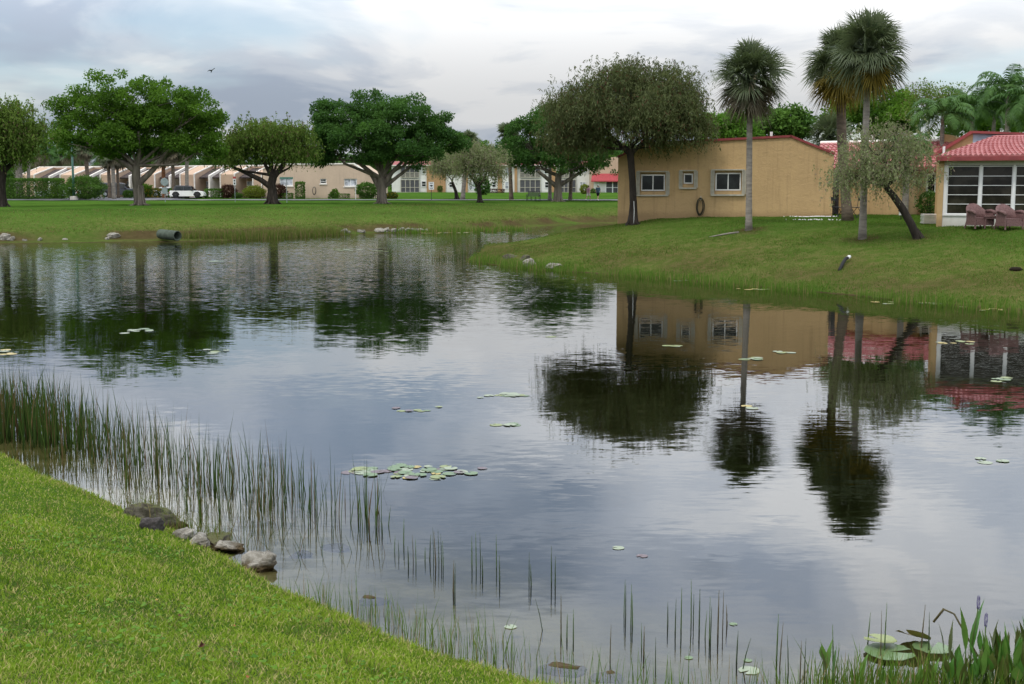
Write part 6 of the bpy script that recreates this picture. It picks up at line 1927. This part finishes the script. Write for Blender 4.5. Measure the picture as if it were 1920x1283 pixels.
def capsule(b, p, q, r0, r1, n=12, flat=1.0):
    p, q = Vector(p), Vector(q)
    d = (q - p).normalized() if (q - p).length > 1e-6 else Vector((0, 0, 1))
    path, rad = [], []
    for k in range(4):
        a = math.pi / 2 * (1 - k / 3); path.append(p - d * r0 * math.sin(a)); rad.append(max(.002, r0 * math.cos(a)))
    for k in range(4):
        a = math.pi / 2 * k / 3; path.append(q + d * r1 * math.sin(a)); rad.append(max(.002, r1 * math.cos(a)))
    b.tube(path, rad, n, 0, True)
def remeshed(b, name, m, parent, vox):
    o = b.build(name, m, parent, True)
    md = o.modifiers.new('remesh', 'REMESH'); md.mode = 'VOXEL'; md.voxel_size = vox; md.use_smooth_shade = True
    sm = o.modifiers.new('smooth', 'SMOOTH'); sm.iterations = 3; sm.factor = .5
    return o
def person(label, p, rz, h, top_m, short_m, skin_m, hair_m, cap_m, stride=.32, mirror=1, shoe_m=None):
    """walking figure seen from behind; local +y is the way it walks"""
    t = empty('person', p, rz, label, 'person')
    k = h / 1.70
    V = lambda x, y, z: Vector((x * k, y * k, z * k))
    b = MB()
    hips, chest, neck, head = V(0, 0, .92), V(0, .02, 1.28), V(0, .04, 1.47), V(0, .06, 1.58)
    for x in (-.07, .0, .07):
        capsule(b, V(x, 0, .93), V(x * 1.25, .02, 1.30), .115 * k, .115 * k)
    capsule(b, V(-.15, .02, 1.37), V(.15, .02, 1.37), .065 * k, .065 * k)
    capsule(b, V(0, .025, 1.38), V(0, .05, 1.52), .058 * k, .052 * k)
    capsule(b, V(0, .055, 1.55), V(0, .065, 1.62), .078 * k, .082 * k)
    capsule(b, V(0, .135, 1.565), V(0, .145, 1.58), .012 * k, .014 * k, 8)      # nose
    for sd in (-1, 1):
        capsule(b, V(sd * .082, .055, 1.56), V(sd * .086, .05, 1.60), .013 * k, .015 * k, 8)   # ears
        f = sd * mirror
        knee, ank = V(sd * .09, .10 + .16 * f * stride / .32 - .04, .50), V(sd * .085, .30 * f * stride / .32 - (.06 if f < 0 else 0), .09 + (.07 if f < 0 else 0))
        capsule(b, V(sd * .09, 0, .88), knee, .088 * k, .058 * k)
        capsule(b, knee, ank, .055 * k, .036 * k)
        capsule(b, ank + V(0, -.03, -.05), ank + V(0, .16, -.055), .036 * k, .030 * k)
        el, wr = V(sd * .235, -.10 * f, 1.10), V(sd * .225, .06 - .12 * f, .88)
        capsule(b, V(sd * .195, .02, 1.37), el, .05 * k, .038 * k)
        capsule(b, el, wr, .037 * k, .026 * k)
        dn = (wr - el).normalized()
        palm = wr + dn * .075 * k
        for j in range(3):
            capsule(b, wr + V(0, (j - 1) * .022, 0), palm + V(0, (j - 1) * .026, 0), .017 * k, .016 * k, 8)
        for j in range(4):
            L = (.062, .074, .070, .054)[j]
            s0 = palm + V(0, (j - 1.5) * .021, 0)
            s1 = s0 + dn * L * .55 * k
            capsule(b, s0, s1, .0098 * k, .009 * k, 8); capsule(b, s1, s1 + (dn + Vector((-sd * .5, 0, 0))).normalized() * L * .5 * k, .009 * k, .0075 * k, 8)
        capsule(b, wr + dn * .02 * k + V(0, .03, 0), wr + dn * .07 * k + V(-sd * .02, .055, 0), .011 * k, .008 * k, 8)
    remeshed(b, 'body', skin_m, t, .010)
    c = MB()
    for x in (-.075, .0, .075):
        capsule(c, V(x, 0, .90), V(x * 1.2, .02, 1.31), .132 * k, .128 * k)
    capsule(c, V(-.16, .02, 1.36), V(.16, .02, 1.36), .078 * k, .078 * k)
    for sd in (-1, 1):
        f = sd * mirror
        capsule(c, V(sd * .19, .02, 1.36), V(sd * .225, -.055 * f, 1.20), .066 * k, .062 * k)
    remeshed(c, 'shirt', top_m, t, .016)
    s_ = MB()
    for sd in (-1, 1):
        f = sd * mirror
        capsule(s_, V(sd * .08, 0, .86), V(sd * .092, .06 + .10 * f * stride / .32 - .03, .60), .118 * k, .098 * k)
    capsule(s_, V(-.07, 0, .90), V(.07, 0, .90), .128 * k, .128 * k)
    remeshed(s_, 'shorts', short_m, t, .016)
    hb = MB()
    capsule(hb, V(0, .035, 1.60), V(0, .04, 1.64), .090 * k, .084 * k)
    remeshed(hb, 'hair', hair_m, t, .014)
    if cap_m:
        cb = MB()
        capsule(cb, V(0, .05, 1.655), V(0, .05, 1.67), .096 * k, .080 * k)
        capsule(cb, V(-.05, .15, 1.645), V(.05, .15, 1.645), .022 * k, .022 * k)
        remeshed(cb, 'cap', cap_m, t, .014)
    for sd in (-1, 1):
        f = sd * mirror
        ank = V(sd * .085, .30 * f * stride / .32 - (.06 if f < 0 else 0), .09 + (.07 if f < 0 else 0))
        sb = MB()
        capsule(sb, ank + V(0, -.035, -.048), ank + V(0, .17, -.052), .044 * k, .040 * k)
        remeshed(sb, 'shoe', shoe_m or M_WHITE, t, .012)
    return t
def people():
    skin = mat('skin', (0.42, 0.24, 0.17), .6, .35, var=.08)
    pink, pale, teal, black = mat('pink_shirt', (.55, .28, .38), .9, .15), mat('cream_shorts', (.60, .55, .50), .9, .15), mat('blue_grey_shirt', (.075, .12, .16), .9, .15), mat('black_shorts', (.015, .016, .02), .9, .15)
    hair = mat('brown_hair', (.09, .055, .035), .8, .2)
    for u, lab, a in ((1103, 'person in a pink top and cream shorts walking, left of the pair', (pink, pale, skin, hair, None)), (1121, 'person in a blue-grey shirt, black shorts and white cap walking, right of the pair', (teal, black, skin, hair, M_WHITE))):
        p = gp(u, 376.4)
        q = person(lab, p, R(-38 if u < 1110 else -25), 1.56 if u < 1110 else 1.62, *a, mirror=1 if u < 1110 else -1)
        q['group'] = 'two people walking on the far lawn'

def bench():
    p = gp(1000, 377.5)
    t = empty('park_bench', p, R(-14), 'black metal park bench on the far lawn beside the fig tree', 'bench')
    w = 1.25
    for z0, y0, z1, y1, nm in ((.44, -.25, .46, .22, 'seat'), (.52, .25, .98, .40, 'backrest')):
        for k in range(9 if nm == 'seat' else 1):
            pass
    for k in range(7):
        y = -.25 + k * .08
        MB().box((-w / 2, y, .43), (w / 2, y + .055, .46)).build('seat_slat', M_BLACK, t)
    for k in range(13):
        x = -w / 2 + (k + .5) * w / 13
        MB().bar((x, .28, .50), (x, .42, .95), .06, .02).build('back_slat', M_BLACK, t)
    MB().tube([(-w / 2, .27, .48), (-w / 2, .42, .97), (w / 2, .42, .97), (w / 2, .27, .48)], .025, 6).build('back_frame', M_BLACK, t)
    for x in (-w / 2 - .03, w / 2 + .03):
        MB().tube([(x, -.27, 0), (x, -.27, .62), (x, -.20, .68), (x, .25, .66), (x, .30, .60), (x, .30, 0)], .028, 6).build('arm_frame', M_BLACK, t)
    for x in (-.22, .22):
        MB().tube([(x, -.2, 0), (x, -.2, .43)], .025, 6).build('leg', M_BLACK, t)
        MB().tube([(x, .22, 0), (x, .22, .43)], .025, 6).build('leg', M_BLACK, t)

def signs():
    MS, MRED = mat('sign_white', (.70, .71, .70), .5, .4, var=.06), mat('sign_red', (.40, .05, .05), .5, .4)
    MG, MD, MGR = mat('street_sign_green', (.12, .27, .23), .5, .4), mat('sign_dark_print', (.03, .03, .035), .6, .3), mat('sign_back_grey', (.25, .29, .30), .55, .4, .1)
    def post(u, v, top, label, name, r=.035, m=None):
        p = gp(u, v)
        t = empty(name, p, 0, label, 'sign')
        s = p.y / F
        MB().tube([(0, 0, -.2), (0, 0, (v - top) * s)], r, 8).build('post', m or M_GALV, t)
        return t, s
    t, s = post(310, 379, 334, 'round grey sign back with a small plate below, on a thin pole', 'road_sign')
    z = (379 - 342) * s
    MB().lathe([(.36, -.012), (.38, 0), (.36, .012)], 24, Matrix.Translation((0, -.06, z)) @ Matrix.Rotation(math.pi / 2, 4, 'X')).build('disc', MGR, t)
    MB().box((-.26, -.075, z - 1.12), (.26, -.05, z - .52)).build('plate', MGR, t)
    t, s = post(441, 379, 334, 'small white sign with red top and dark symbols near the maroon bush', 'parking_sign', .025)
    z = (379 - 334) * s
    MB().box((-.14, -.06, z - .70), (.14, -.035, z - .12)).build('panel', MS, t)
    MB().box((-.14, -.06, z - .10), (.14, -.035, z + .10)).build('top_panel', MRED, t)
    MB().box((-.07, -.066, z - .36), (.07, -.061, z - .20)).box((-.07, -.066, z - .62), (.07, -.061, z - .46)).build('symbol', MD, t)
    t, s = post(538, 380, 336, 'green street name sign on a pole before the beige wall', 'street_sign')
    z = (380 - 335) * s
    MB().box((-.62, -.015, z - .08), (.62, .015, z + .10)).build('name_blade', MG, t)
    t, s = post(809, 376, 343, 'white notice board with a dark picture on a thin post', 'notice_sign', .03, M_BLACK)
    z = (376 - 342) * s
    MB().box((-.28, -.055, z - .80), (.28, -.032, z)).build('board', MS, t)
    k = MB()
    k.add([(x * 1.0, -.058, z + y) for x, y in ((-.18, -.36), (-.05, -.30), (.10, -.32), (.19, -.40), (.10, -.44), (.04, -.52), (-.06, -.46), (-.16, -.44))], [tuple(range(8))[::-1]])
    for zz, w in ((-.10, .19), (-.17, .15), (-.62, .18), (-.69, .18)):
        k.box((-w, -.0585, z + zz - .018), (w, -.0555, z + zz + .018))
    k.build('print', MD, t)
    p = gp(667, 374.5)
    tag(MB().tube([(p.x, p.y, p.z - .1), (p.x, p.y, p.z + 1.6)], .03, 6).build('marker_post', M_WHITE), 'thin white marker post in front of the beige wall', 'post')
    # lamp post
    p = gp(139, 375.5)
    t = empty('lamp_post', p, 0, 'dark green lamp post on a concrete base beside the hedge', 'lamp post')
    MB().tube([(0, 0, .4), (0, 0, 2), (0, 0, 6.4)], [.16, .13, .09], 10).build('pole', M_GREENPOLE, t, True)
    MB().lathe([(.42, -.15), (.42, .34), (.36, .42), (.02, .44)], 14).build('base', M_CONC, t)
    MB().lathe([(.05, 6.3), (.22, 6.5), (.30, 6.9), (.05, 7.05)], 12).build('lamp_head', M_GREENPOLE, t)
    # flag on a slanting pole
    p = gp(205, 366)
    t = empty('flag', (p.x, p.y - 3, p.z), 0, 'small striped flag with a blue canton hanging by the palm trunks', 'flag')
    s = p.y / F
    MB().tube([(0.1, 0, -.1), (0.1, 0, 1.4), (-1.15, 0, 2.75)], [.03, .03, .02], 6).build('pole', M_GREYWHITE, t)
    FR, FW, FB = mat('flag_red', (.42, .04, .06), .8, .2), mat('flag_white', (.72, .71, .70), .8, .2), mat('flag_blue', (.03, .05, .15), .8, .2)
    b = MB()
    o, ex, ey = Vector((-1.0, -.02, 2.62)), Vector((.62, 0, -.58)), Vector((-.26, 0, -.30))
    for r_ in range(13):
        for c in range(8):
            if c < 3 and r_ < 7:
                mi = 2
            else:
                mi = 0 if r_ % 2 == 0 else 1
            q = []
            for cc, rr in ((c, r_), (c + 1, r_), (c + 1, r_ + 1), (c, r_ + 1)):
                d = o + ex * (cc / 8 * 1.25) + ey * (rr / 13 * 1.4)
                d.y += .05 * math.sin(cc * 1.1 + rr * .2)
                q.append(d)
            b.add(q, [(0, 1, 2, 3)], mi)
    b.build('cloth', [FR, FW, FB], t, True)

def bank_things():
    # culvert
    c0 = at(333, 442.5, 71.5)
    axis = Vector((-1.15, .95, .06)).normalized()
    t = empty('culvert_pipe', (c0.x, c0.y, c0.z), 0, 'grey-green corrugated culvert pipe opening on the far bank', 'pipe')
    r, L = .28, 1.7
    n, m = 28, 60
    side = axis.cross(Vector((0, 0, 1))).normalized(); up = side.cross(axis)
    V, Fq = [], []
    for i in range(m + 1):
        rr = r + .014 * math.sin(i * 2 * math.pi / 5)
        for k in range(n):
            a = 2 * math.pi * k / n
            V.append(axis * L * i / m + (side * math.cos(a) + up * math.sin(a)) * rr)
    N0 = len(V)
    for i in (0, m):
        for k in range(n):
            a = 2 * math.pi * k / n
            V.append(axis * L * i / m + (side * math.cos(a) + up * math.sin(a)) * (r - .04))
    for i in range(m):
        for k in range(n):
            Fq.append((i * n + k, i * n + (k + 1) % n, (i + 1) * n + (k + 1) % n, (i + 1) * n + k))
    for k in range(n):
        k2 = (k + 1) % n
        Fq.append((k, N0 + k, N0 + k2, k2)); Fq.append((N0 + k, N0 + n + k, N0 + n + k2, N0 + k2))
    link('pipe', mesh_np('pipe', np.array([tuple(v) for v in V]), np.array(Fq), M_CULVERT, smooth=True), t)
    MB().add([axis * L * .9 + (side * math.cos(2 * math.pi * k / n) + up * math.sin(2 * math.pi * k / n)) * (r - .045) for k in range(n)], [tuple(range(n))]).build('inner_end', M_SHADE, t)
    # black drain pipe with a white end on the right bank
    p = gp(1575, 506); q = gp(1589, 491)
    t = empty('drain_pipe', p, 0, 'black drain pipe with a white end sticking from the right bank', 'pipe')
    d = q - p
    MB().tube([(-.05, -.1, -.03), d * .35 + Vector((0, 0, .12)), d * .75 + Vector((0, 0, .17)), d + Vector((0, 0, .13))], [.055] * 4, 10).build('pipe', M_RUBBER, t, True)
    MB().tube([d * .97 + Vector((0, 0, .135)), d * 1.14 + Vector((.03, 0, .13))], [.058, .058], 10).build('white_end', M_WHITE, t, True)
    p = gp(1905, 507)
    tag(MB().lathe([(.12, -.05), (.20, .03), (.12, .09), (.02, .10)], 9, Matrix.Translation(p)).build('dirt_clod', mat('dark_soil', (.022, .016, .010), .95, .1, bmp=.8), None, True), 'small dark hole and clod in the right bank grass', 'soil')
    # surface roots of the fan palm and a garden edge
    p = gp(1385, 437); q = gp(1330, 445)
    tag(MB().tube([p + Vector((0, 0, .02)), p.lerp(q, .4) + Vector((0, .1, .03)), q + Vector((0, 0, .01))], [.05, .035, .02], 6).build('palm_root', M_BARK_PALM, None, True), 'grey surface root running left from the tall fan palm', 'root')
    # rope on the bottlebrush trunk
    p = Vector(((1185 - CX) / F * 55.4, 55.4, 0)); p.z = ground(p.x, p.y)
    tag(MB().tube([p + Vector((.03, -.22, .05)), p + Vector((.05, -.20, .6)), p + Vector((.03, -.19, 1.05))], .012, 5).build('rope', M_WHITE, None), 'thin white cord hanging down the bottlebrush trunk', 'cord')

def garden_things():
    # coiled hose on the ochre wall, placed in the wall's frame
    A, B = at(1158, 403, 57.0), at(1560, 411, 55.2)
    c = A.lerp(B, (1315 - 1158) / 402.0)
    hz = c.z + .46
    hose('hose_coil', 'coiled dark garden hose hanging on the ochre wall below the windows', (c.x, c.y - .06, hz), .16, .40, 7, mat('hose_dark', (.045, .040, .022), .6, .35, var=.5, scale=4))
    C = at(590, 358, 140.2)
    hose('hose_coil', 'coiled hose hanging on the long beige wall', (C.x, C.y - .15, C.z), .20, .46, 6, mat('hose_grey', (.07, .065, .06), .7, .3))
    # wicker chairs and table before the sunroom
    def chair(u, v, label, rz):
        p = gp(u, v)
        t = empty('wicker_chair', p, rz, label, 'chair', 'wicker set before the sunroom')
        MB().box((-.30, -.30, .26), (.30, .28, .38)).build('seat', M_WICKER, t)
        b = MB()                                             # curved tub back, open at the front
        prof = []
        n = 14
        for i in range(n + 1):
            a = math.pi * (i / n)
            prof.append((.38 * math.cos(a), .02 + .34 * math.sin(a), .56 + .30 * math.sin(a) ** 1.5))
        vs, fs = [], []
        for x, y, z in prof:
            nrm = Vector((x, y, 0)).normalized() * .06
            vs += [(x, y, .30), (x + nrm.x * .6, y + nrm.y * 1.6, z), (x - nrm.x * .4, y - nrm.y * .2, z + .01), (x - nrm.x, y - nrm.y, .36)]
        for i in range(n):
            for k in range(4):
                a, c2 = 4 * i + k, 4 * i + (k + 1) % 4
                fs.append((a, c2, c2 + 4, a + 4))
        b.add(vs, fs).build('backrest', M_WICKER, t, True)
        for sd in (-1, 1):
            MB().tube([(sd * .36, .10, .60), (sd * .40, -.12, .61), (sd * .40, -.30, .58), (sd * .39, -.36, .50)], [.055, .06, .06, .045], 8).build('armrest', M_WICKER, t, True)
            MB().box((sd * .36 - .03, -.34, .12), (sd * .36 + .03, .15, .54)).build('side_panel', M_WICKER, t)
            MB().tube([(sd * .34, -.32, 0), (sd * .33, -.30, .28)], .03, 6).build('leg', M_WICKER, t)
            MB().tube([(sd * .30, .34, 0), (sd * .28, .24, .30)], .03, 6).build('leg', M_WICKER, t)
        MB().box((-.30, -.345, .12), (.30, -.31, .28)).build('apron', M_WICKER, t)
        return t
    chair(1834, 428.5, 'left rose-brown wicker armchair before the sunroom', R(14))
    chair(1890, 430.5, 'right rose-brown wicker armchair before the sunroom', R(14))
    p = gp(1858, 428.5)
    t = empty('wicker_table', p, R(-16), 'small wicker side table between the two armchairs', 'table', 'wicker set before the sunroom')
    MB().box((-.24, -.22, .40), (.24, .22, .45)).build('table_top', M_WICKER, t)
    MB().box((-.21, -.19, .33), (.21, .19, .399)).build('apron', M_WICKER, t)
    for sx in (-1, 1):
        for sy in (-1, 1):
            MB().tube([(sx * .22, sy * .2, 0), (sx * .19, sy * .17, .34)], .022, 6).build('leg', M_WICKER, t)
    # stack of pale shutter panels
    p = gp(1743, 420)
    t = empty('panel_stack', p, R(-8), 'stack of pale corrugated shutter panels left of the sunroom corner', 'panels')
    for k in range(8):
        MB().box((-.29 + .01 * (k % 3), -.35, .03 + k * .046), (.27 + .012 * (k % 2), .35, .050 + k * .046)).build('panel', M_COPING, t)
    # black bistro chairs and table on the porch
    def bistro(u, v, label, rz):
        p = gp(u, v)
        t = empty('garden_chair', p, rz, label, 'chair', 'black porch chairs')
        MB().box((-.21, -.2, .43), (.21, .2, .46)).build('seat', M_BLACK, t)
        for sd in (-1, 1):
            MB().tube([(sd * .20, .20, 0), (sd * .19, -.18, .44)], .014, 5).build('leg', M_BLACK, t)
            MB().tube([(sd * .20, -.22, 0), (sd * .19, .18, .46), (sd * .19, .26, .92)], .014, 5).build('leg', M_BLACK, t)
        MB().bar((-.19, .24, .80), (.19, .24, .80), .02, .16).build('backrest', M_BLACK, t)
    bistro(1571, 408, 'black folding chair at the ochre house corner', R(40))
    bistro(1607, 408.5, 'black folding chair in the porch behind the palm trunks', R(-60))
    # white gravel edge at the corner of the ochre wall
    r = random.Random(2)
    V, Fq = [], []
    for k in range(260):
        u = r.gauss(1525, 22)
        q = gp(u, 412.3 + r.uniform(-.5, 1.0) + .01 * (u - 1500)) if k < 40 else None
        if q is None:
            u = r.gauss(1525, 20)
            q = Vector(((u - CX) / F * 54.9, 54.9 + r.uniform(-.16, .14), 0)); q.z = 1.86
        s = r.uniform(.015, .05)
        b0 = len(V)
        V += [q + Vector(d) * s for d in ((1, 0, 0), (0, 1, 0), (-1, 0, 0), (0, -1, 0), (0, 0, .9))]
        Fq += [(b0, b0 + 1, b0 + 4), (b0 + 1, b0 + 2, b0 + 4), (b0 + 2, b0 + 3, b0 + 4), (b0 + 3, b0, b0 + 4)]
    zz = terrain([(v.x, v.y) for v in V])[0]
    V = [(v.x, v.y, z + .015 + (.03 if i % 5 == 4 else 0)) for i, (v, z) in enumerate(zip(V, zz))]
    tag(link('white_gravel', mesh_np('white_gravel', np.array(V), np.array(Fq), mat('white_stone', (.72, .70, .66), .8, .3))), 'strip of white gravel at the right foot of the ochre wall', 'gravel', kind='stuff')
    p = gp(1689, 412)
    t = empty('garden_lamp', p, 0, 'small white box lamp at the foot of the leaning tree', 'lamp')
    MB().tube([(0, 0, -.05), (0, 0, .18)], .02, 6).build('stake', M_BLACK, t); MB().box((-.07, -.07, .18), (.07, .07, .34)).build('box', M_WHITE, t); MB().box((-.10, -.10, .34), (.10, .10, .38)).build('cap', M_BLACK, t)

def bird():
    p = at(397, 133, 190)
    b = MB()
    V = Vector
    capsule(b, (-.28, 0, 0), (.22, 0, .02), .06, .07, 8)
    capsule(b, (.24, 0, .03), (.34, 0, .02), .05, .03, 8)
    def wing(pts_, th=.025):
        n = len(pts_)
        vs = [(x, y, z + th / 2) for x, y, z in pts_] + [(x, y, z - th / 2) for x, y, z in pts_]
        b.add(vs, [tuple(range(n)), tuple(range(2 * n - 1, n - 1, -1))] + [(i, i + n, (i + 1) % n + n, (i + 1) % n) for i in range(n)])
    for sd in (-1, 1):
        wing([(.16, sd * .04, .02), (.20, sd * .30, .16), (.10, sd * .62, .26 if sd > 0 else .10), (-.06, sd * .66, .26 if sd > 0 else .10), (-.06, sd * .32, .15), (-.14, sd * .05, .02)])
    wing([(-.24, -.03, 0), (-.46, -.10, -.02), (-.46, .10, -.02), (-.24, .03, 0)])
    o = b.build('bird', M_BLACK)
    o.location = p
    o.rotation_euler = (R(18), R(-25), R(-62))
    tag(o, 'dark bird gliding in the sky above the largest fig tree', 'bird')

# ------------------------------------------------------------------ build: setting and buildings
build_water()
OH, OW = ochre_house()
rear_wing()
sunroom_house()
beige_house()
row_houses()
apartments()
right_bank_trees()
far_bank_trees()
shrubs()
lawn_blades()
reeds()
lily_pads()
pickerelweed()
rocks()
fallen_leaves()
road()
vehicles()
people()
bench()
signs()
bank_things()
garden_things()
bird()
build_ground()
